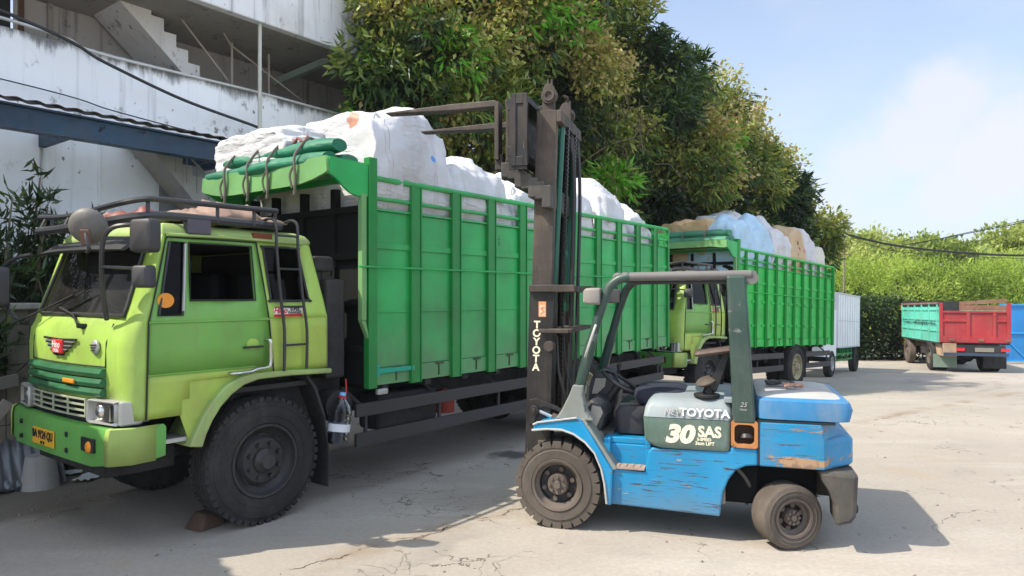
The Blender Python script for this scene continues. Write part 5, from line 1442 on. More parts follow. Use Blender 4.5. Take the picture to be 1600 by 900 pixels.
cable("power_cable", "faint wire just under the heavy dark cable", [at(1180,330,30), at(1305,367,31), at(1345,378,31), at(1420,395,31), at(1600,404,32), at(1720,402,32)], .012, MAT["ink"], "overhead cables at the back")
cable("power_cable", "upper wire climbing towards the right edge over the tree tops", [at(1400,385,33), at(1480,371,33), at(1540,359,33), at(1600,347,33), at(1720,318,33)], .020, MAT["ink"], "overhead cables at the back")
cable("power_cable", "second thin wire beside the upper one over the tree tops", [at(1420,384,34), at(1490,368,34), at(1545,356,34), at(1600,344,34), at(1720,314,34)], .014, MAT["ink"], "overhead cables at the back")

# ------------------------------------------------------------------ bags and bales
def bag(name, label, cat, parent_frame, x, y, z, sx, sy, sz, mat, seed, group, top=.4, xlim=(1.29,7.85), marks=(), rotz=0, wr=.05, loops=True, sq=.28, lean=0):
    "a stuffed woven bag: soft box with folds; parent_frame = (location, yaw)"
    loc, yaw = parent_frame
    M_ = Matrix.Translation(loc) @ Matrix.Rotation(yaw, 4, 'Z')
    P = M_ @ Vector((x, y, z))
    bm = bmesh.new(); bmesh.ops.create_cube(bm, size=2)
    bmesh.ops.subdivide_edges(bm, edges=bm.edges, cuts=25, use_grid_fill=True)
    so = Vector((seed*3.7, seed*1.3, seed*2.1))
    for v in bm.verts:
        c = v.co.copy(); s_ = c.normalized()
        p = c.lerp(s_*1.32, sq + .25*max(0, c.z))
        f = (p.z+1)/2
        bulge = 1 + .10*math.sin(f*math.pi) - .20*top*max(0,f-.72)/.28 - .06*(1-f)
        n1 = mnoise.noise(Vector((p.x*1.1,p.y*1.1,p.z*1.0)) + so); w0 = mnoise.noise(Vector((p.x*1.5,p.y*1.5,p.z*1.5)) + so*5)
        n2 = mnoise.noise(Vector((p.x*1.8+w0,p.y*1.8,p.z*7.5+2.2*w0)) + so*2)
        n3 = 1-abs(mnoise.noise(Vector((p.x*3.0,p.y*3.0,p.z*3.4)) + so*3))*2
        k = bulge + .10*n1
        dn = s_*(wr*1.15*n2 + wr*.75*n3)
        zz_ = p.z + (.18*n1 if p.z > .4 else 0) + (top*.22*(1-min(1,math.hypot(p.x,p.y)))*(p.z > .5))
        q = Vector((p.x*k*sx/2 + dn.x + lean*f*.1, p.y*k*sy/2 + dn.y, (zz_+1)/2*sz + dn.z*.6))
        hz_ = q.z + z; lim = .062 if hz_ < 2.76 else .062 - .05*min(1, (hz_-2.76)/.1) - (.05 if 2.84 < hz_ and hz_ > 3.08 else 0)
        lim += .012*abs(n2)
        if rotz == 0:                       # the load presses flat against the inside of the box
            yy_ = q.y + y
            if yy_ < lim: q.y = lim - y + (yy_-lim)*.02
            if yy_ > 2.04: q.y = 2.04 - y + (yy_-2.04)*.02
            if q.x + x < xlim[0] : q.x = xlim[0] - x + .02*n2
            if q.x + x > xlim[1] : q.x = xlim[1] - x + .02*n2
        v.co = q
    me = bpy.data.meshes.new(name); bm.to_mesh(me); bm.free()
    o = link_mesh(me, name, mat, None, smooth=180)
    o.location = P; o.rotation_euler = (0, 0, yaw + rotz)
    tag(o, label, cat, group)
    # coloured marks cling to the cloth
    for nm, mm, cx, cy, cz, rr in marks:
        c = Vector((cx, cy, cz)); idx = {}; V = []; Fs = []
        for p in me.polygons:
            q_ = p.center - c; w_ = rr*(1 + .45*mnoise.noise(p.center*9 + so))
            if q_.length < w_ and (p.normal.y < .2):
                fc = []
                for i in p.vertices:
                    if i not in idx: idx[i] = len(V); V.append(tuple(me.vertices[i].co + me.vertices[i].normal*.006))
                    fc.append(idx[i])
                Fs.append(tuple(fc))
        if Fs:
            m2 = bpy.data.meshes.new(nm); m2.from_pydata(V, [], Fs); link_mesh(m2, nm, mm, o, smooth=180, fix=False)
    if loops:
        lp = MB(); rr = random.Random(seed)
        for sxg, syg in ((-1,-1),(1,-1),(1,1),(-1,1)):
            b0 = Vector((sxg*sx*.33, syg*sy*.33, sz*.93)); 
            lp.tube(smooth_path([b0, b0+Vector((.06,.03,.16+.06*rr.random())), b0+Vector((.16,.02,.08)), b0+Vector((.20,.0,-.04))],4), .016, 5)
        lp.build("lifting_loop", mat, o, smooth=60)
    return o
FA = (TA, YAW_A)
blue_ink = flat("blue_print", (.04,.25,.75)); stain = flat("orange_stain", (.62,.30,.12))
GB = "white bags loaded on the nearest truck"
bag("bulk_bag", "tallest white bag with orange stains and a blue mark beside the fork tips", "bag", FA, 1.82,.58,1.14, 1.12,1.06,2.62, MAT["bag1"], 1, GB, .12, sq=.15)
bag("bulk_bag", "white bag on the far side behind the tallest one", "bag", FA, 1.85,1.56,1.14, 1.05,1.0,2.25, MAT["bag"], 2, GB, .2, sq=.2)
bag("bulk_bag", "flat white bag lying over the headboard above the cargo canopy", "bag", FA, 1.40,1.42,3.08, 1.15,1.2,.52, MAT["bag"], 11, GB, .1, xlim=(.80,7.85), sq=.45, loops=False)
bag("bulk_bag", "wrinkled white bag just right of the tallest bag", "bag", FA, 3.0,.62,1.14, 1.12,1.1,2.22, MAT["bag"], 3, GB, .25, sq=.34)
bag("bulk_bag", "white bag partly hidden under the raised fork carriage", "bag", FA, 4.12,.62,1.14, 1.02,1.1,2.12, MAT["bag"], 4, GB, .3, sq=.34)
bag("bulk_bag", "white bag seen through the mast chains", "bag", FA, 5.2,.64,1.14, 1.0,1.1,2.18, MAT["bag"], 5, GB, .3, sq=.34)
bag("bulk_bag", "rounded white bag right of the mast, under the green leaves", "bag", FA, 6.25,.66,1.14, .95,1.1,2.30, MAT["bag"], 6, GB, .25, sq=.34)
bag("bulk_bag", "last white bag at the rear corner of the box", "bag", FA, 7.28,.70,1.14, .85,1.1,2.02, MAT["bag"], 7, GB, .5, sq=.34)
bag("bulk_bag", "white bag on the far side behind the wrinkled one", "bag", FA, 3.1,1.62,1.14, 1.1,.95,2.0, MAT["bag"], 8, GB, .4)
bag("bulk_bag", "white bag on the far side behind the fork carriage", "bag", FA, 4.4,1.60,1.14, 1.1,.95,1.95, MAT["bag"], 9, GB, .4)
bag("bulk_bag", "white bag on the far side behind the mast", "bag", FA, 5.7,1.60,1.14, 1.1,.95,1.95, MAT["bagc"], 10, GB, .4)
FBK = (LOC_B, math.atan2(DB.y,DB.x))
GBB = "mixed bales loaded on the second truck"
dz = -math.tan(PITCH_B)
def bale(label, x, y, z, sx, sy, sz, mat, seed, marks=(), **k):
    return bag("bale", label, "bale", FBK, x, y, z, sx, sy, sz, mat, seed, GBB, .2, (1.29,6.87), marks=marks, loops=False, sq=.16, **k)
bale("pale blue wrapped bale at the front of the second truck's load", 1.80,.55,1.14, .98,1.0,2.36, MAT["bagb"], 21)
bale("light blue bale next to the first one under the tan sheet", 2.75,.55,1.14, .98,1.0,2.38, MAT["bagb"], 22)
bale("white bale with a folded top in the middle of the second load", 3.72,.55,1.14, .98,1.0,2.44, MAT["bag"], 23)
bale("tan bale with black scribbled strokes", 4.64,.55,1.14, .90,1.0,2.36, MAT["bagt1"], 24)
bale("rounded white bale towards the rear of the second truck", 5.50,.58,1.14, .92,1.0,2.34, MAT["bag"], 25)
bale("small white bale at the very rear of the second truck", 6.30,.62,1.14, .78,1.0,2.10, MAT["bagc"], 26)
bale("tan sheet covered bale on top of the pale blue bales", 2.0,1.25,2.2, 2.0,1.2,1.32, MAT["bagt"], 27, wr=.09)
bale("flat white bale lying topmost above the tan sheet", 3.5,1.35,2.2, 1.6,1.1,1.62, MAT["bag"], 28)
bale("white bale behind the tan one on the far side", 5.1,1.55,1.14, 1.3,1.0,2.2, MAT["bagc"], 29)

# rolled tarpaulin on the canopy, tied with ropes
def tarp_bundle():
    P = thing("tarpaulin_bundle", "rolled green tarpaulin tied with dirty ropes on the cargo canopy", "tarpaulin", afr(.95,0,0), (0,0,YAW_A))
    for i, (x, z, r0) in enumerate(((-.16,3.155,.085),(.06,3.165,.095),(-.06,3.295,.085))):
        m = MB(); rings = []
        n_ = 44
        for k in range(n_+1):
            f = k/n_; y = .06 + (2.0-.10*i)*f; taper = .75+.25*min(1,f*8,(1-f)*8)
            ring = []
            for a in range(18):
                t = a/18*6.2832; rr = r0*taper*(1 + .16*mnoise.noise(Vector((math.cos(t)*1.3,math.sin(t)*1.3,y*2.2+i*7))) + .05*mnoise.noise(Vector((math.cos(t)*4,math.sin(t)*4,y*7))))
                ring.append((x + rr*1.35*math.cos(t) + .02*math.sin(y*5+i), y, z + rr*.92*math.sin(t)))
            rings.append(ring)
        m.loft(rings); m.build("tarpaulin_roll", MAT["tarp"] if i != 1 else MAT["tarpl"], P, smooth=70)
    rp = random.Random(3)
    for y in (.42,.86,1.20,1.62):
        m = MB(); m.tube(smooth_path([(-.27,y+.02,2.84),(-.275,y,3.0),(-.285,y,3.17),(-.24,y+.01,3.26),(-.10,y+.02,3.40),(.05,y+.02,3.33),(.19,y+.03,3.19),(.2,y+.03,3.08)],4), .014, 5)
        m.tube(smooth_path([(-.285,y,3.12),(-.30,y+.05,3.02),(-.29,y+.03,2.90)],4), .011, 5)
        m.build("rope", MAT["rope"], P, smooth=60)
    m = MB()
    for k in range(16):
        a = Vector((-.10+.05*rp.random(), .5+.6*rp.random(), 3.39)); m.tube(smooth_path([a, a+Vector((.06*rp.random(),.12*rp.random(),.05)), a+Vector((.05,.22*rp.random(),-.02))],3), .013, 5)
    m.build("rope_coil", flat("reddish_rope", (.22,.09,.07), .9), P, smooth=60)
tarp_bundle()
def tarp_fold():
    P = thing("tarpaulin_bundle", "pale green folded tarpaulin lying on the second truck's canopy", "tarpaulin", LOC_B, (0,PITCH_B,math.atan2(DB.y,DB.x)))
    for i, (x, z, r0) in enumerate(((.88,3.17,.10),(1.06,3.20,.11),(.96,3.32,.09))):
        m = MB(); rings = []
        for k in range(31):
            f = k/30; y = .05+1.9*f; tp = .8+.2*min(1,f*6,(1-f)*6)
            rings.append([(x + r0*1.5*tp*math.cos(t)*(1+.2*mnoise.noise(Vector((math.cos(t)*2,y*3,i)))), y, z + r0*.95*tp*math.sin(t)*(1+.25*mnoise.noise(Vector((math.sin(t)*2,y*3,i+5))))) for t in np.linspace(0,6.283,17)[:-1]])
        m.loft(rings); m.build("tarpaulin_roll", MAT["tarpl"], P, smooth=70)
    m = MB()
    for y in (.5,1.0,1.5): m.tube(smooth_path([(.74,y,3.0),(.74,y,3.2),(.86,y,3.38),(1.08,y,3.36),(1.19,y,3.2)],4), .012, 5)
    m.build("rope", MAT["rope"], P, smooth=60)
tarp_fold()

def cloth_pile(name, label, cat, loc, yaw, pts, L, Wd, h, mat, seed, nx=34, ny=24):
    m = MB(); rows = []
    for i in range(nx+1):
        row = []
        for j in range(ny+1):
            u, v = i/nx*2-1, j/ny*2-1
            e = max(0, 1 - max(abs(u),abs(v))**4)
            nz_ = mnoise.noise(Vector((u*2.2+seed,v*1.6,seed))); n2 = abs(mnoise.noise(Vector((u*4.5,v*3.5+seed,1))))
            z = e*h*(.55 + .9*nz_ + .55*n2) + .012
            row.append((u*L/2 + .06*mnoise.noise(Vector((v*3,u,seed))), v*Wd/2 + .08*mnoise.noise(Vector((u*3,v,seed+4))), max(z,.006)))
        rows.append(row)
    m.loft(rows, ring_closed=False, cap=False)
    o = m.build(name, mat, None, smooth=180); so = o.modifiers.new("thick",'SOLIDIFY'); so.thickness = .012; so.offset = 1
    o.location = loc; o.rotation_euler = (0,0,yaw); tag(o, label, cat); return o
cloth_pile("canvas_sheet", "crumpled faded canvas heaped on the nearest truck's roof rack", "canvas", afr(-.02,-.55,2.50), YAW_A, None, .80,.85,.17, MAT["canvas"], 5)
cloth_pile("cloth", "maroon cloth bunched at the front of the roof rack", "cloth", afr(-.30,-1.25,2.50), YAW_A, None, .6,.7,.13, MAT["maroon"], 9)

# water bottle hung by a red string
def bottle():
    P = thing("water_bottle", "big clear water bottle hanging by a red string behind the front wheel", "bottle", afr(.835,-.02,.53), (R(0),R(9),YAW_A))
    m, n, l, b = newmat("clear_plastic"); n.remove(b)
    tr = n.new("ShaderNodeBsdfTransparent"); tr.inputs[0].default_value = (.62,.66,.72,1); gl = n.new("ShaderNodeBsdfGlossy"); gl.inputs["Roughness"].default_value = .08
    fr = n.new("ShaderNodeLayerWeight"); fr.inputs[0].default_value = .35; ms = n.new("ShaderNodeMixShader")
    l.new(fr.outputs[1], ms.inputs[0]); l.new(tr.outputs[0], ms.inputs[1]); l.new(gl.outputs[0], ms.inputs[2]); l.new(ms.outputs[0], n["Material Output"].inputs[0])
    pr = [(.0001,.0),(.07,.0),(.095,.015),(.10,.04)]
    for k in range(5): z = .06+.045*k; pr += [(.102,z),(.094,z+.012),(.102,z+.03)]
    pr += [(.103,.30),(.09,.35),(.06,.40),(.030,.43),(.026,.445)]
    q = MB(); q.lathe(pr, (0,0,0), (0,0,1), 28); q.build("bottle_body", m, P, smooth=60)
    q = MB(); q.lathe([(.0001,.0),(.085,.004),(.088,.10),(.0001,.10)], (0,0,.004), (0,0,1), 24); q.build("water", glass("bottle_water", (.55,.60,.66), .02), P, smooth=40)
    q = MB(); q.lathe([(.1045,.12),(.1045,.19)], (0,0,0), (0,0,1), 28); q.build("bottle_label", flat("pale_bottle_wrap", (.62,.64,.68)), P, smooth=60)
    q = MB(); q.cyl((0,0,.445),(0,0,.475),.030,.028,14); q.build("cap", flat("light_blue_cap", (.22,.42,.75)), P)
    q = MB(); q.tube([(.034*math.cos(t),.034*math.sin(t),.43) for t in np.linspace(0,6.283,15)[:-1]], .009, 5, closed=True); q.tube([(.03,0,.43),(.035,.0,.5),(.03,.02,.60)], .007, 5); q.build("string", MAT["red"], P, smooth=60)
bottle()
def wedge():
    m = MB(); m.add([(-.15,-.09,0),(.12,-.12,0),(.15,.10,0),(-.13,.12,0),(-.07,-.06,.125),(.06,-.09,.11),(.09,.07,.12),(-.05,.08,.13)], [(0,3,2,1),(4,5,6,7),(0,1,5,4),(1,2,6,5),(2,3,7,6),(3,0,4,7)])
    o = m.build("wheel_chock", paint("brown_chock_stone", (.075,.045,.032), .9, .35, (.20,.10,.06), .5, bmp=.5), None, bevel=.02)
    p_ = at(322, 822, 1.9*F_PX/(822-461)); o.location = (p_.x, p_.y, 0); o.rotation_euler = (0,0,YAW_A+.3); tag(o, "brown stone block wedged under the front truck tyre", "chock")
wedge()
# loose grit and crumbs of concrete on the yard and the dirt strip
def grit():
    rr = np.random.default_rng(77); m = MB()
    for k in range(900):
        if k < 520: p_ = afr(rr.uniform(-3.2, 1.0), -rr.uniform(1.6, 3.6))
        else: p_ = Vector((rr.uniform(-3.5, 7), rr.uniform(4.2, 11), 0))
        s_ = .006 + .016*rr.random()**3; z0 = ground_z(p_.x, p_.y)
        a = rr.uniform(0, 6.28); ca, sa = math.cos(a)*s_, math.sin(a)*s_
        m.add([(p_.x+ca,p_.y+sa,z0-.002),(p_.x-sa,p_.y+ca,z0-.002),(p_.x-ca,p_.y-sa,z0-.002),(p_.x+sa,p_.y-ca,z0-.002),(p_.x+ca*.2,p_.y,z0+s_*.9)], [(0,1,4),(1,2,4),(2,3,4),(3,0,4)])
    tag(m.build("grit", flat("grit_stone", (.17,.15,.125), .9)), kind='stuff')
grit()
# rubbish in front of the parked truck
def corr_sheet(label, s, t, z, yaw, tilt, L, H, seed):
    m = MB(); rows = []
    for i in range(61):
        x = L*i/60; rows.append([(x, .018*math.sin(x*2*math.pi/.09), 0), (x, .018*math.sin(x*2*math.pi/.09)+.02*mnoise.noise(Vector((x*2,seed,0))), H)])
    m.loft(rows, ring_closed=False, cap=False)
    o = m.build("roofing_sheet", paint("zinc_sheet", (.15,.16,.175), .45, .25, (.12,.10,.08), .4, metal=.5), None, smooth=60, fix=False); so = o.modifiers.new("thick",'SOLIDIFY'); so.thickness = .004
    o.location = afr(s,t,z); o.rotation_euler = (tilt,0,yaw); tag(o, label, "metal sheet", "old roofing sheets left of the truck")
corr_sheet("upper corrugated zinc sheet leaning behind the number plate end of the bumper", -1.9,-2.9,.02, YAW_A-.15, R(-40), 1.5,.85, 1)
corr_sheet("lower corrugated zinc sheet lying flatter on the dirt at the left edge", -2.1,-2.6,.05, YAW_A+.1, R(-70), 1.4,.8, 2)
def plank(label, a, b, w_, h_):
    m = MB(); m.bar((0,0,0), Vector(b)-Vector(a), w_, h_); o = m.build("plank", paint("grey_plank", (.17,.15,.13), .9, .3, (.3,.27,.22), .4), None, bevel=.006); o.location = a; tag(o, label, "plank", "planks left of the truck")
plank("grey plank lying level behind the zinc sheets", afr(-1.55,-2.75,.98), afr(-.75,-2.95,1.06), .05,.12)
plank("brown plank leaning diagonally below the bumper's left end", afr(-1.55,-2.25,.30), afr(-1.05,-2.2,.95), .05,.10)
def stump():
    g = afr(-.62,-2.75); m = MB(); m.lathe([(.0001,.32),(.12,.32),(.13,.30),(.17,.0),(.0001,0)], (0,0,0), (0,0,1), 20)
    o = m.build("concrete_block", M_CON, None, smooth=30); o.location = g; tag(o, "tapered concrete stump standing in the dirt below the bumper", "block")
stump()
for i, (u, v, lab) in enumerate([(106,742,"scrap of white paper on the dirt beside the concrete stump"),(138,749,"crumpled white paper right of the other paper scrap")]):
    p_ = at(u, v, 1.9*F_PX/(v-461)); m = MB(); rr = np.random.default_rng(i)
    rows = [[(.13*(a/5-.5)*2, .09*(b_/5-.5)*2, .012+.03*rr.random()) for b_ in range(6)] for a in range(6)]
    m.loft(rows, ring_closed=False, cap=False); o = m.build("paper_scrap", flat("white_paper", (.72,.72,.70)), None, smooth=60); o.location = (p_.x,p_.y,0); o.rotation_euler = (0,0,.5+i); tag(o, lab, "paper", "paper scraps")
# ------------------------------------------------------------------ forklift (x to its rear, y away from the camera side)
DF = Vector((.955,-.297,0)).normalized()
TF = at(870, 826, 1.9*F_PX/(826-461)); TF.z = 0
FL = thing("forklift", "worn blue forklift with dark mast raised high and forks at the bags", "forklift", TF, (0,0,math.atan2(DF.y,DF.x)))
FW = 1.22
def forklift():
    P = FL; yc = FW/2
    # ---- chassis and fenders
    c = MB()
    c.prism([(.41,.225),(1.271,.200),(1.295,.387),(1.335,.49),(1.388,.566),(1.46,.602),(1.549,.612),(1.549,.74),(1.345,.74),(1.345,.705),(.82,.695),(.76,.70),(.725,.66),(.705,.50),(.45,.515),(.43,.36)], .05, .16)
    c.prism([(.41,.225),(1.271,.200),(1.295,.387),(1.335,.49),(1.388,.566),(1.46,.602),(1.549,.612),(1.549,.74),(1.345,.74),(1.345,.705),(.82,.695),(.76,.70),(.725,.66),(.705,.50),(.45,.515),(.43,.36)], FW-.16, FW-.05)
    co = c.build("chassis", MAT["blue"], P, bevel=.014)
    i_ = MB(); i_.box(.40,1.26,.165,FW-.165,.24,.69); i_.box(.36,.745,.17,FW-.17,.69,.742); i_.box(.36,.42,.11,.165,.46,.742); i_.box(.70,.745,.11,.165,.50,.74)
    i_.build("inner_frame", MAT["blue"], P, bevel=.01)
    tr = MB(); tr.box(.455,.700,.035,.165,.515,.53)
    for k in range(4): tr.box(.475+.055*k,.50+.055*k,.05,.15,.5305,.536)
    tr.build("step_tread", paint("rusty_step", (.34,.25,.2), .8, .3, (.5,.42,.36), .5), co)
    for y0, y1 in ((.0,.27),(FW-.27,FW)):
        f = MB(); f.prism([(-.215,.775),(-.195,.82),(-.165,.850),(.165,.905),(.20,.895),(.30,.745),(.39,.60),(.455,.50),(.445,.225),(.405,.225),(.385,.40),(.358,.514),(.305,.632),(.228,.712),(.14,.768),(.042,.798),(-.08,.795)], y0, y1)
        fo = f.build("fender", MAT["blue"], P, bevel=.016)
        e = MB(); yy = y0-.004 if y0 < .5 else y1+.004
        e.tube([(-.21,yy,.790),(-.08,yy,.806),(.042,yy,.806),(.14,yy,.777),(.232,yy,.718),(.31,yy,.636),(.364,yy,.515),(.39,yy,.40),(.408,yy,.24)], .009, 6)
        e.tube([(-.20,yy,.835),(-.165,yy,.855),(.165,yy,.910)], .008, 6)
        e.build("fender_lip", MAT["dust"], fo, smooth=50)
        s = MB(); s.prism([(.18,.905),(.225,.90),(.49,.515),(.455,.50),(.30,.745)], y0+.02, y1+.02); s.build("cowl_edge", MAT["cowl"], fo, bevel=.008)
    fl = MB(); fl.box(-.02,.42,.28,FW-.28,.70,.76); fl.box(-.15,.35,.27,FW-.27,.30,.70); fl.build("floor_plate", MAT["grime"], P)
    ax = MB(); ax.cyl((0,.22,.35),(0,FW-.22,.35),.11,.11,14); ax.build("axle", MAT["grime"], P); ax = MB(); ax.cyl((1.80,.2,.25),(1.80,FW-.2,.25),.06,.06,10); ax.box(1.70,1.90,.20,FW-.20,.21,.28)
    ax.build("axle", MAT["grime"], P)
    ib = MB(); ib.box(1.30,1.97,.24,FW-.24,.27,.70); ib.box(1.30,1.545,.17,FW-.17,.30,.62); ib.build("underside_shade_fill", flat("underside_shade_black", (.010,.010,.010), .9, 0, .1), P)  # black boxes put in for the darkness under the rear body
    ip = MB(); ip.tube(smooth_path([(1.36,.10,.60),(1.45,.15,.5),(1.50,.2,.38),(1.47,.3,.25)],4), .014, 6); ip.box(1.285,1.31,.06,.8,.30,.60); ip.build("brake_pipe", MAT["grime"], P, smooth=40)
    # ---- hood
    def rr3(z, x0, x1, y0, y1, r): return [(x, y, z) for x, y in rrect(x0, x1, y0, y1, r, 4)]
    h = MB(); h.loft([rr3(.705,.80,1.335,.042,FW-.042,.04), rr3(.715,.76,1.347,.036,FW-.036,.05), rr3(.76,.70,1.350,.034,FW-.034,.04), rr3(.938,.688,1.356,.036,FW-.036,.04)])
    h.build("hood_side_panel", MAT["hoodg"], P, smooth=40)
    h = MB(); h.loft([rr3(.943,.690,1.356,.036,FW-.036,.04), rr3(1.02,.703,1.358,.05,FW-.05,.05), rr3(1.06,.722,1.360,.075,FW-.075,.07), rr3(1.085,.75,1.362,.12,FW-.12,.08), rr3(1.097,.80,1.364,.19,FW-.19,.08), rr3(1.102,.95,1.30,.35,FW-.35,.08)])
    ho = h.build("hood", MAT["hoodb"], P, smooth=30)
    hg = MB(); hg.box(1.30,1.362,.055,.12,1.075,1.115); hg.build("hood_hinge", MAT["hoodb"], ho, bevel=.006)
    # lettering on the hood
    M_ = frame((1.09,.0395,.985), (1,0,0), (0,.20,1))
    link_mesh(text("TOYOTA", .086, frame((1.155,.0335,.990), (1,0,0), (0,.16,1)), .002, xs=1.05, bold=.002), "hood_letters", MAT["white"], ho)
    link_mesh(text("NEW", .07, frame((.925,.0335,.990), (1,0,0), (0,.16,1)), .002, shear=.25, xs=.95), "hood_letters", MAT["dust"], ho)
    link_mesh(text("30", .185, XZ(.965,.0325,.815), .002, shear=.22, xs=1.12, bold=.010), "hood_letters", MAT["cream"], ho)
    link_mesh(text("SAS", .115, XZ(1.195,.0325,.845), .002, xs=.95, bold=.004), "hood_letters", MAT["cream"], ho)
    link_mesh(text("5-SPEED", .030, XZ(1.155,.0325,.788), .002, bold=.001), "hood_letters", MAT["cream"], ho)
    link_mesh(text("3ton LIFT", .036, XZ(1.16,.0325,.757), .002, bold=.001), "hood_letters", MAT["cream"], ho)
    # ---- counterweight, cover, tail
    def oct_(z, x0, x1, xc, y0, cy, r=.02): return [(x0,y0,z),(xc,y0,z),(x1-.02,y0+cy,z),(x1,y0+cy+.05,z),(x1,FW-y0-cy-.05,z),(x1-.02,FW-y0-cy,z),(xc,FW-y0,z),(x0,FW-y0,z)]
    w = MB(); w.loft([oct_(.612,1.56,2.225,1.995,.04,.24), oct_(.625,1.552,2.237,2.005,.032,.24), oct_(.805,1.552,2.237,2.005,.032,.24), oct_(.835,1.552,2.215,2.005,.033,.24), oct_(.850,1.552,2.14,2.00,.033,.20), oct_(.90,1.552,2.095,1.995,.033,.16), oct_(.945,1.552,2.075,1.985,.036,.14)])
    w.build("counterweight", MAT["bluec"], P, bevel=.008)
    t = MB(); t.loft([rr3(.960,1.540,2.10,.06,FW-.06,.09), rr3(.972,1.536,2.185,.036,FW-.036,.07), rr3(1.055,1.536,2.205,.034,FW-.034,.07), rr3(1.108,1.536,2.185,.040,FW-.040,.075), rr3(1.130,1.54,2.13,.075,FW-.075,.09)], cap=False)
    to = t.build("rear_cover", MAT["bluet"], P, smooth=28)
    t = MB(); t.loft([rr3(1.128,1.54,2.132,.073,FW-.073,.09), rr3(1.144,1.56,2.05,.15,FW-.15,.10), rr3(1.150,1.65,1.95,.3,FW-.3,.12)])
    t.build("cover_top", MAT["dust"], to, smooth=45)
    b = MB(); b.box(1.54,2.08,.04,FW-.04,.946,.962); b.build("cover_gap", MAT["ink"], P)
    lo = MB(); 
    for y0, y1 in ((.045,.36),(FW-.36,FW-.045)):
        lo.prism([(1.965,.606),(1.99,.53),(2.045,.44),(2.073,.359),(2.082,.201),(2.19,.235),(2.222,.285),(2.237,.600)], y0, y1)
    lo.box(1.98,2.225,.35,FW-.35,.34,.605)
    lo.build("tail_bumper", MAT["grime"], P, bevel=.03)
    tw = MB(); tw.box(2.226,2.25,.5,.7,.42,.52); tw.cyl((2.215,.16,.32),(2.245,.16,.32),.045,.03,12); tw.build("tow_pin", MAT["ink"], P)
    # ---- filler recess under the rear guard post
    fr = link_mesh(holed([(x, z) for x, z in rrect(1.352,1.546,.742,.948,.02,3)], [[(x, z) for x, z in rrect(1.376,1.520,.768,.918,.035,4)]], .05, XZ(0,.060,0)), "filler_frame", MAT["orange"], P)
    fb = MB(); fb.box(1.36,1.54,.10,.30,.75,.945); fb.build("filler_recess", flat("recess_brown", (.05,.03,.02), .9), fr)
    fc = MB(); M_ = Matrix.Translation((1.465,.085,.80)) @ Matrix.Rotation(R(-25),4,'X'); fc.lathe([(.0001,.03),(.052,.03),(.055,.0),(.035,-.002),(.03,.02),(.0001,.02)], (0,0,0), (0,0,1), 20); fc.box(-.03,.03,-.008,.008,.03,.045); fc.xform(M_); fc.build("fuel_cap", MAT["plastic"], fr, smooth=40)
    # ---- overhead guard
    for y, sg in ((.085,1),(FW-.085,-1)):
        lg = MB(); path = smooth_path([(.11,y,.90),(.175,y,1.16),(.245,y,1.43),(.325,y,1.72),(.385,y,1.90),(.425,y,1.975),(.50,y,2.03),(.58,y,2.045)],5)
        lg.tube(path, [.045]*12+[.038]*(len(path)-12), 10); lg.build("guard_leg", MAT["guard"], P, smooth=45)
        ft = MB(); rings = []
        for z, x0, x1, w_ in ((.885,-.02,.30,.06),(.96,.03,.235,.056),(1.08,.09,.205,.052),(1.17,.125,.215,.05)): rings.append([(x0,y-w_,z),(x1,y-w_,z),(x1,y+w_,z),(x0,y+w_,z)])
        ft.loft(rings); ft.build("guard_foot", MAT["cowl"], P, bevel=.012)
        ps = MB(); rings = []
        for z, x0, x1, w_ in ((.925,1.362,1.532,.055),(.965,1.364,1.528,.055),(1.5,1.340,1.495,.052),(2.05,1.316,1.458,.05)): rings.append([(x0,y-w_,z),(x1,y-w_,z),(x1,y+w_,z),(x0,y+w_,z)])
        ps.loft(rings); po = ps.build("rear_post", MAT["guard"], P, bevel=.018)
        if sg > 0: link_mesh(text("25", .05, XZ(1.44,y-.0585,1.07), .001, shear=.3), "post_letters", MAT["dust"], po); link_mesh(text("max", .03, XZ(1.44,y-.0585,1.035), .001), "post_letters", MAT["dust"], po)
        rf = MB(); rf.tube([(.52,y,2.045),(1.0,y,2.050),(1.50,y,2.055)], .036, 10); rf.build("roof_rail", MAT["guardt"], P, smooth=45)
    rb = MB()
    for x in np.linspace(.56,1.46,8): rb.box(x-.02,x+.02,.12,FW-.12,2.015,2.05)
    rb.tube(smooth_path([(.50,.085,2.03),(.46,.2,2.045),(.45,.4,2.05),(.45,FW-.4,2.05),(.46,FW-.2,2.045),(.50,FW-.085,2.03)],4), .040, 8)
    rb.tube([(1.50,.085,2.055),(1.515,.25,2.05),(1.515,FW-.25,2.05),(1.50,FW-.085,2.055)], .040, 8)
    rb.build("roof_bars", MAT["guardt"], P, smooth=40)
    rs = MB(); rs.box(.54,1.48,.10,FW-.10,2.000,2.012); rs.build("roof_sheet", MAT["ink"], P)
    rl = MB(); rl.cyl((1.50,.06,2.03),(1.50,.22,2.03),.05,.05,14); rl.build("rear_lamp", MAT["guardt"], P, smooth=40)
    for y in (.02, FW-.12):
        hl = mirror_box(P, "headlight", .285, y+.05, 1.89, .125,.14,.135, paint("dusty_lamp_shell", (.22,.20,.185), .7, .15, (.32,.29,.25), .5), 0)
        q = MB(); q.box(.214,.222,y+.0,y+.10,1.845,1.935); q.build("lamp_lens", MAT["silver"], hl)
    gr = MB(); gr.tube(smooth_path([(.23,.03,1.40),(.25,-.005,1.45),(.30,-.01,1.60),(.315,.03,1.66)],4), .010, 6); gr.build("grab_handle", MAT["dust"], P, smooth=40)
    ex = MB()
    ex.tube(smooth_path([(-.05,.30,.82),(.02,.26,1.0),(-.04,.24,1.25),(-.06,.25,1.55)],4), .012, 6); ex.build("hydraulic_hose", MAT["plastic"], P, smooth=50)
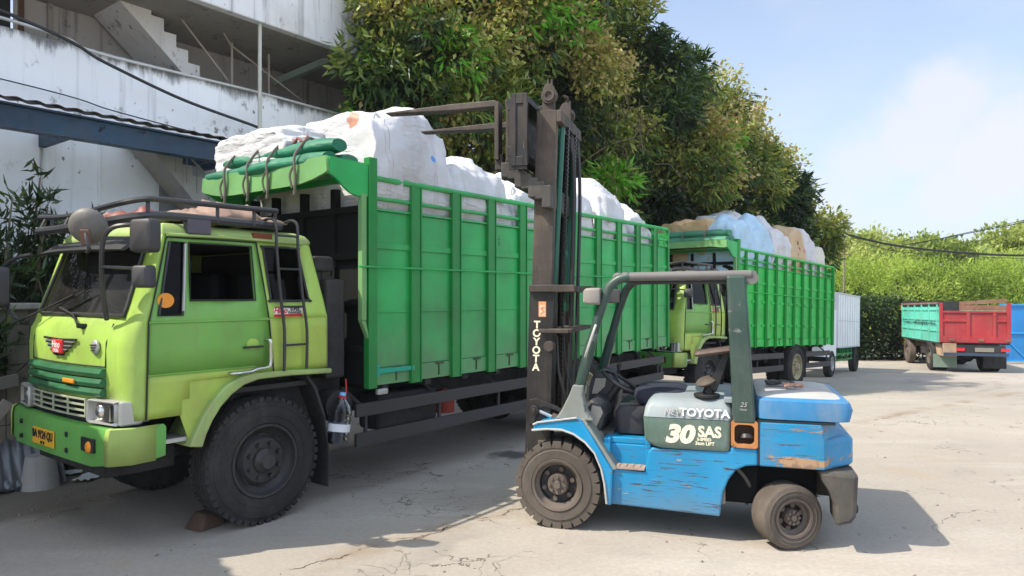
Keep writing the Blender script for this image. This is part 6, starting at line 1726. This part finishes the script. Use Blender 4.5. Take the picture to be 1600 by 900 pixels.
    ex = MB(); ex.tube(smooth_path([(-.03,.36,.80),(.06,.33,1.02),(.0,.32,1.3),(-.03,.33,1.7)],4), .010, 6); ex.build("hydraulic_hose", MAT["plastic"], P, smooth=50)
    cl = MB(); cl.box(1.545,1.556,.030,.20,.62,.955); cl.build("panel_gap", MAT["ink"], co)
    # ---- driver's place
    d = MB(); d.loft([[(x,y,z) for x,z in ((.10,.76),(.12,1.10),(.20,1.22),(.33,1.20),(.40,1.08),(.34,.76))] for y in (.62,.80,1.08)])
    d.loft([[(x,y,z) for x,z in ((.16,.76),(.18,.98),(.25,1.04),(.33,1.0),(.36,.90),(.32,.76))] for y in (.20,.60)])
    do_ = d.build("dashboard", flat("dark_dashboard", (.035,.037,.04), .55), P, bevel=.03)
    cp = MB(); cp.prism([(.205,.80),(.255,.99),(.325,.975),(.345,.93),(.275,.78)], .185,.197); cp.prism([(.17,1.02),(.205,1.16),(.30,1.165),(.29,1.09),(.22,1.02)], .605,.617); cp.build("cowl_trim", flat("beige_cowl_panel", (.34,.32,.27), .6), do_, bevel=.006)  # sunlit patches on the cowl, put in as beige plates
    s = MB(); s.tube([(.30,.60,.95),(.42,.60,1.12)], .035, 10); M_ = Matrix.Translation((.435,.60,1.135)) @ Matrix.Rotation(R(32),4,'Y')
    s.tube([M_ @ Vector((.19*math.cos(t),.19*math.sin(t),0)) for t in np.linspace(0,6.2832,33)[:-1]], .015, 8, closed=True)
    for a in (0,2.1,4.2): s.tube([M_ @ Vector((0,0,-.02)), M_ @ Vector((.19*math.cos(a),.19*math.sin(a),0))], .011, 6)
    s.build("steering_wheel", MAT["plastic"], P, smooth=50)
    lv = MB()
    for k in range(3): lv.tube([(.34,.86+.06*k,1.10),(.37,.86+.06*k,1.24)], .008, 6); lv.ball((.37,.86+.06*k,1.25),.018,8)
    lv.build("lever", MAT["ink"], P, smooth=50)
    st = MB(); st.loft([rr3(.76,.44,.70,.25,.95,.06), rr3(.93,.42,.74,.24,.96,.07), rr3(.985,.45,.78,.26,.94,.07)]); st.build("battery_cover", MAT["seatm"], P, smooth=45)
    se = MB(); se.loft([rr3(1.00,.60,.98,.32,.88,.08), rr3(1.05,.57,1.00,.30,.90,.09), rr3(1.105,.58,.99,.31,.89,.09), rr3(1.125,.64,.94,.36,.84,.08)]); se.build("seat_cushion", flat("navy_seat_cloth", (.014,.018,.034), .8), P, smooth=45)
    pd = MB(); pd.cyl((1.17,.18,1.098),(1.17,.18,1.125),.10,.10,18); pd.cyl((1.18,.18,1.12),(1.20,.19,1.20),.045,.04,12)
    pd.prism([(1.19,1.18),(1.24,1.14),(1.30,1.30),(1.345,1.47),(1.31,1.475),(1.25,1.36)], .13,.25)
    po = pd.build("seat_bracket", MAT["ink"], P, bevel=.006)
    pq = MB(); pq.lathe([(.0001,.02),(.07,.015),(.085,.0),(.07,-.02),(.0001,-.03)], (1.165,.17,1.225), (-.3,-.25,.9), 20); pq.build("bracket_disc", MAT["rimb"], po, smooth=45)
    pp = MB(); pp.loft([rr3(1.435,1.09,1.36,.09,.36,.04), rr3(1.455,1.07,1.38,.07,.38,.05), rr3(1.475,1.08,1.37,.08,.37,.05)]); pp.xform(Matrix.Translation((1.22,.2,1.45)) @ Matrix.Rotation(R(-9),4,'Y') @ Matrix.Translation((-1.22,-.2,-1.45))); pp.build("arm_pad", paint("brown_vinyl", (.10,.065,.055), .6, .2, (.2,.16,.13), .4), po, smooth=45)
    # ---- wheels
    wheel(P, 0, .0, .352, .25, .205, 'solid', MAT["rubberb"], MAT["rimb"])
    wheel(P, 0, FW, .352, .25, .205, 'solid', MAT["rubberb"], MAT["rimb"], -1)
    wheel(P, 1.80, .045, .240, .21, .145, 'plain', MAT["rubberb"], MAT["rimb"], 1, R(27))
    wheel(P, 1.80, FW-.045, .240, .21, .145, 'plain', MAT["rubberb"], MAT["rimb"], -1, R(27))
    # ---- mast, leaning back a little
    lean = lambda z: -.345 + .030*z
    def rail(name, x_off, dx, y, wd, z0, z1, mat, flange=.05):
        m = MB(); th = .016
        a0, a1 = lean(z0)+x_off, lean(z1)+x_off
        def slab(xa, xb, ya, yb):
            m.add([(a0+xa,ya,z0),(a0+xb,ya,z0),(a0+xb,yb,z0),(a0+xa,yb,z0),(a1+xa,ya,z1),(a1+xb,ya,z1),(a1+xb,yb,z1),(a1+xa,yb,z1)], [(0,3,2,1),(4,5,6,7),(0,1,5,4),(1,2,6,5),(2,3,7,6),(3,0,4,7)])
        sg = 1 if y < yc else -1
        ya, yb = (y, y+th*sg); slab(0, dx, min(ya,yb), max(ya,yb))
        for xa, xb in ((0,.024),(dx-.024,dx)):
            q0, q1 = y+th*sg, y+wd*sg; slab(xa, xb, min(q0,q1), max(q0,q1))
        return m.build(name, mat, P, bevel=.004)
    for y in (.20, FW-.20):
        ro = rail("outer_rail", 0, .215, y, .085, .10, 1.99, MAT["mast"])
        if y < .5:
            for k, ch in enumerate("TOYOTA"):
                z = 1.645 - .072*k
                link_mesh(text(ch, .088, frame((lean(z)+.075, y-.0016, z), (1,0,0), (.03,0,1)), .001, bold=.003), "rail_letters", MAT["cream"], ro)
            wp = MB(); wp.box(lean(1.78)+.085,lean(1.78)+.150,y-.002,y-.0003,1.715,1.845); wo = wp.build("warning_label", flat("orange_label", (.70,.30,.12)), ro)
            wq = MB(); wq.box(lean(1.78)+.092,lean(1.78)+.143,y-.0035,y-.0021,1.725,1.815); 
            wq.build("label_panel", flat("pale_label", (.72,.52,.38)), wo)
            wq = MB(); wq.bar((lean(1.78)+.10,y-.005,1.735),(lean(1.78)+.135,y-.005,1.765),.002,.008); wq.bar((lean(1.78)+.10,y-.005,1.785),(lean(1.78)+.135,y-.005,1.80),.002,.008); wq.ball((lean(1.78)+.118,y-.004,1.775),.009,6,(1,.2,1))
            wq.build("label_mark", flat("orange_mark", (.65,.20,.05)), wo)
        rail("inner_rail", .012, .175, y+(.022 if y<.5 else -.022), .075, .16, 3.47, MAT["mastb"] if y < .5 else MAT["mast"])
        rail("mid_rail", .060, .120, y+(.052 if y<.5 else -.052), .06, .3, 3.40, MAT["mast"])
    cr_ = MB()
    for z, xx, dxx, dz_ in ((1.95,-.02,.30,.05),(1.60,.06,.24,.035),(.62,.0,.24,.10)): cr_.box(lean(z)+xx+.12,lean(z)+xx+dxx+.08,.17,FW-.17,z-dz_/2,z+dz_/2)
    cr_.box(lean(1.95)-.0,lean(1.95)+.40,.165,.195,1.925,1.985); cr_.box(lean(1.6)+.10,lean(1.6)+.36,.15,.185,1.58,1.615); cr_.box(lean(1.95)-.0,lean(1.95)+.40,FW-.195,FW-.165,1.925,1.985)
    cr_.cyl((lean(1.47)+.20,.12,1.47),(lean(1.47)+.20,.2,1.47),.045,.045,12)
    cr_.build("cross_member", MAT["mastb"], P, bevel=.006)
    tp = MB(); tp.box(lean(3.44)+.19,lean(3.44)+.235,.20,FW-.20,3.36,3.46); tp.box(lean(3.35)+.18,lean(3.35)+.23,FW-.34,FW-.30,3.0,3.36)
    for y in (.235, FW-.235-.12):
        tp.prism([(lean(3.5)+.05,3.40),(lean(3.5)+.17,3.40),(lean(3.5)+.165,3.66),(lean(3.5)+.14,3.70),(lean(3.5)+.085,3.70),(lean(3.5)+.06,3.66)], y, y+.018)
    to2 = tp.build("top_tie", MAT["mastb"], P, bevel=.006)
    sh = MB()
    for y in (.215, FW-.30):
        sh.lathe([(.0001,0),(.03,0),(.03,-.012),(.05,-.012),(.05,0),(.068,0),(.072,.02),(.062,.03),(.072,.04),(.068,.055),(.0001,.055)], (lean(3.58)+.115,y,3.595), (0,1,0), 24)
        sh.lathe([(.0001,0),(.05,0),(.06,.02),(.05,.05),(.0001,.05)], (lean(3.42)+.125,y+.01,3.425), (0,1,0), 20)
        sh.tube([(lean(3.7)+.10,y+.03,3.69),(lean(3.7)+.10,y+.03,3.735),(lean(3.7)+.13,y+.03,3.735),(lean(3.7)+.13,y+.03,3.69)], .012, 6)
    sh.build("chain_sheave", MAT["mastb"], to2, smooth=40)
    cy = MB()
    for y in (.36, FW-.36): cy.tube([(lean(.15)+.17,y,.15),(lean(1.75)+.17,y,1.75)], .042, 12)
    cy.build("lift_cylinder", MAT["mast"], P, smooth=40)
    gy = MB()
    for y in (.36, FW-.36): gy.tube([(lean(1.75)+.17,y,1.75),(lean(3.37)+.205,y,3.37)], .028, 12)
    gy.build("lift_rod", MAT["greenrod"], P, smooth=40)
    gc = MB()
    for y in (.36, FW-.36): gc.cyl((lean(3.37)+.205,y,3.35),(lean(3.4)+.205,y,3.41),.045,.045,14)
    gc.build("rod_cap", MAT["mastb"], P, smooth=40)
    ch = MB()
    for y in (.46, .76):
        z = .8
        while z < 3.35:
            x = lean(z)+.235; ch.box(x-.012,x+.012,y-.02,y+.02,z,z+.022); ch.box(x-.007,x+.007,y-.027,y+.027,z+.024,z+.034); z += .038
    ch.build("lift_chain", MAT["grease"], P)
    hs = MB()
    for k, y in enumerate((.60,.66,.86,.90)): hs.tube(smooth_path([(lean(.8)+.27,y,.75),(lean(1.8)+.275,y,1.8),(lean(2.8)+.27,y,2.8),(lean(3.3)+.235,y,3.33)],5), .013, 6)
    hs.build("hydraulic_hose", MAT["plastic"], P, smooth=50)
    # tilt cylinder and its bracket
    for y in (.185, FW-.225):
        tb = MB(); tb.prism([(-.29,1.01),(-.22,1.025),(-.05,.965),(.09,.885),(.09,.86),(-.06,.93),(-.16,.955),(-.20,.93),(-.245,.80),(-.29,.80)], y-.0, y+.035)
        tb.cyl((-.235,y-.03,.925),(-.235,y+.06,.925),.042,.042,14); tb.cyl((-.235,y-.045,.925),(-.235,y-.03,.925),.02,.02,8)
        tbo = tb.build("tilt_bracket", MAT["mast"], P, bevel=.006)
        tc_ = MB(); tc_.tube([(-.20,y+.018,.915),(-.09,y+.018,.872)], .020, 10); tco = tc_.build("tilt_rod", MAT["chrome"], P, smooth=40)
        tc_ = MB(); tc_.tube([(-.09,y+.018,.872),(-.05,y+.018,.857)], .038, 12); tc_.tube([(-.05,y+.018,.857),(.16,y+.018,.775)], .034, 12); tc_.build("tilt_cylinder", MAT["rimb"], P, smooth=40)
    # ---- carriage and inverted forks at the top
    ca = MB()
    for z0, z1 in ((3.45,3.55),(3.06,3.15)): ca.box(-.44,-.40,.06,FW-.06,z0,z1)
    for y in (.05,FW-.08): ca.box(-.43,-.27,y+.012,y+.02,2.95,3.56)
    for y in (.05,FW-.08): ca.box(-.405,-.365,y,y+.03,2.98,3.585); ca.box(-.300,-.265,y,y+.03,2.98,3.585); ca.box(-.365,-.300,y,y+.03,3.50,3.585); ca.box(-.365,-.300,y,y+.03,2.98,3.06)
    for y in (.20,FW-.235): ca.box(-.36,-.315,y,y+.035,3.02,3.58)
    ca.box(-.40,-.28,.08,FW-.08,3.53,3.58); ca.box(-.38,-.28,.08,FW-.08,3.02,3.08); ca.box(-.385,-.375,.10,FW-.10,3.08,3.45)
    for y in (.29, FW-.34):
        for z in (3.08,3.30,3.48): ca.cyl((-.20,y,z),(-.20,y+.05,z),.055,.055,14)
    cao = ca.build("carriage", MAT["mast"], P, bevel=.006)
    sf = MB(); sf.box(-.485,-.455,.15,.20,3.02,3.565); sf.box(-.485,-.455,FW-.20,FW-.15,3.02,3.565)
    sf.box(-.49,-.45,.15,FW-.15,3.50,3.57); sf.box(-.49,-.45,.15,FW-.15,3.0,3.06); sf.build("shifter_frame", MAT["mastb"], cao, bevel=.006)
    lb = MB(); rr = random.Random(2)
    for k in range(7): lb.box(-.52+.06*k,-.44+.06*k,.12,FW-.12,2.90-.045*k+.03*(k%2),3.03-.035*k)
    lb.box(-.60,-.53,.20,.32,2.98,3.12); lb.box(-.55,-.50,.22,.30,2.90,3.0); lb.box(-.26,-.20,.24,.34,2.70,2.80); lb.cyl((-.40,.3,2.93),(-.40,.9,2.93),.05,.05,10)
    lb.build("lower_linkage", MAT["grime"], cao, bevel=.01)
    for y in (.17, FW-.30):
        f = MB(); f.prism([(-.555,3.06),(-.595,3.07),(-.595,3.525),(-1.0,3.522),(-1.63,3.540),(-1.64,3.555),(-1.0,3.580),(-.60,3.582),(-.555,3.565)], y, y+.11)
        f.build("fork", MAT["mastb"], P, bevel=.008)
forklift()
def rag(label, s, t, mat, sc_, seed):
    m = MB(); rr = random.Random(seed)
    for k in range(5):
        c = Vector((s+.05*rr.random()*sc_, t+.06*rr.random(), 1.165+.015*rr.random()))
        pts = [c + Vector(((q-2)*.022*sc_, .03*rr.uniform(-1,1), .018*rr.random())) for q in range(5)]
        m.tube(smooth_path(pts,3), .013, 6)
    o = m.build("rag", mat, None, smooth=70); o.location = TF; o.rotation_euler = (0,0,math.atan2(DF.y,DF.x)); tag(o, label, "rag", "rags on the forklift cover")
rag("dark grey rag lying on the forklift's rear cover", 1.70, .55, MAT["rag"], 1.7, 1)
rag("pinkish rag nearer the edge of the forklift's rear cover", 1.78, .40, MAT["ragp"], 1.3, 2)

# roof added out of view at the left to cast the foreground shade
def shade_caster():
    z = 3.6; e = Vector((.629,-.777,0)).normalized()
    p0 = at(369, 900, 1.9*F_PX/(900-461)); p0.z = 0
    p0 = p0 + Vector((SUN.x, SUN.y, 0))*(z/SUN.z)
    P = thing("shade_caster_roof", "corrugated roof on posts added out of view at the left to cast shade", "shade_caster", (p0.x,p0.y,0), (0,0,math.atan2(e.y,e.x)))
    # local x along the roof edge, y = -90 deg from e ... nn direction is local -y
    r = MB(); rows = []
    for i in range(121):
        x = -3.6 + 6.0*i/120; rows.append([(x, 0, z+.02*math.sin(x*30)), (x, -1.8, z+.20+.02*math.sin(x*30))])
    r.loft(rows, ring_closed=False, cap=False); o = r.build("roof", paint("shade_caster_sheet", (.25,.25,.24), .6), P, smooth=60); so = o.modifiers.new("thick",'SOLIDIFY'); so.thickness = .005
    for x in (-3.4,-.5,2.3):
        for y, zz_ in ((-.3,z-.0),(-1.6,z+.17)): q = MB(); q.tube([(x,y,-.1),(x,y,zz_)], .05, 8); q.build("post", MAT["chassis"], P, smooth=40)
    b = MB(); b.bar((-3.5,-.3,z-.05),(2.35,-.3,z-.05),.05,.08); b.bar((-3.5,-1.6,z+.12),(2.35,-1.6,z+.12),.05,.08); b.build("beam", MAT["chassis"], P)
shade_caster()

# ------------------------------------------------------------------ repeated parts become objects of their own
def split_pieces(o, tol=.012, most=14):
    me = o.data; n = len(me.vertices); par = list(range(n))
    def fd(a):
        while par[a] != a: par[a] = par[par[a]]; a = par[a]
        return a
    for e in me.edges:
        a, b = fd(e.vertices[0]), fd(e.vertices[1])
        if a != b: par[a] = b
    isl = {}
    for i in range(n): isl.setdefault(fd(i), []).append(i)
    if len(isl) < 2 or len(isl) > 400: return
    co = np.empty(n*3); me.vertices.foreach_get("co", co); co = co.reshape(-1,3)
    ks = list(isl); bb = [(co[isl[k]].min(0)-tol, co[isl[k]].max(0)+tol) for k in ks]
    p2 = list(range(len(ks)))
    def f2(a):
        while p2[a] != a: a = p2[a]
        return a
    for i in range(len(ks)):
        for j in range(i):
            if (bb[i][0] <= bb[j][1]).all() and (bb[j][0] <= bb[i][1]).all():
                a, b = f2(i), f2(j)
                if a != b: p2[a] = b
    cl = {}
    for i, k in enumerate(ks): cl.setdefault(f2(i), []).extend(isl[k])
    if not 2 <= len(cl) <= most: return
    own = {}
    for c, vs in enumerate(cl.values()):
        for v in vs: own[v] = c
    V = [[] for _ in cl]; mp = {}
    for v in range(n): c = own[v]; mp[v] = len(V[c]); V[c].append(tuple(co[v]))
    Fs = [[] for _ in cl]; Sm = [[] for _ in cl]
    for p in me.polygons: c = own[p.vertices[0]]; Fs[c].append(tuple(mp[v] for v in p.vertices)); Sm[c].append(p.use_smooth)
    kids = list(o.children); nm = o.name.split('.')[0]; centre = []
    new = []
    for c in range(len(cl)):
        m2 = bpy.data.meshes.new(nm); m2.from_pydata(V[c], [], Fs[c])
        for p, s_ in zip(m2.polygons, Sm[c]): p.use_smooth = s_
        if any(Sm[c]): m2.set_sharp_from_angle(angle=R(40))
        for mt in me.materials: m2.materials.append(mt)
        if c == 0: o.data = m2; q = o
        else: q = o.copy(); q.data = m2; col.objects.link(q)
        new.append((q, np.mean(V[c], 0)))
    for k in kids:
        if k.type == 'MESH' and len(k.data.vertices):
            kc = np.array(k.location) + np.mean([v.co[:] for v in k.data.vertices], 0)
            k.parent = min(new, key=lambda t: np.linalg.norm(t[1]-kc))[0]
KEEP = ("bolt_heads","panel_gap","letters","mark","seam","chassis","inner_frame","axle","lining","headboard","carriage","linkage","slats","stripe","rim","stem","twigs","trunk","crown","foliage","hinge",
        "wing","hand_hole","tyre","wheel","cab","grille","recess","room_back","gate_frame","tailgate","cargo_floor","cargo_box","handrail","panel","interior","crossmember","mirror_arm",
        "roof_rack","badge","ladder","awning","headlamp","lamp_lens","wiper","canopy","seat_bracket","tilt_bracket","top_tie","tilt","dashboard","steering","beam","rope","band","coil","liner")
for o in list(bpy.data.objects):
    if o.type == 'MESH' and o.parent and not any(k in o.name for k in KEEP): split_pieces(o)
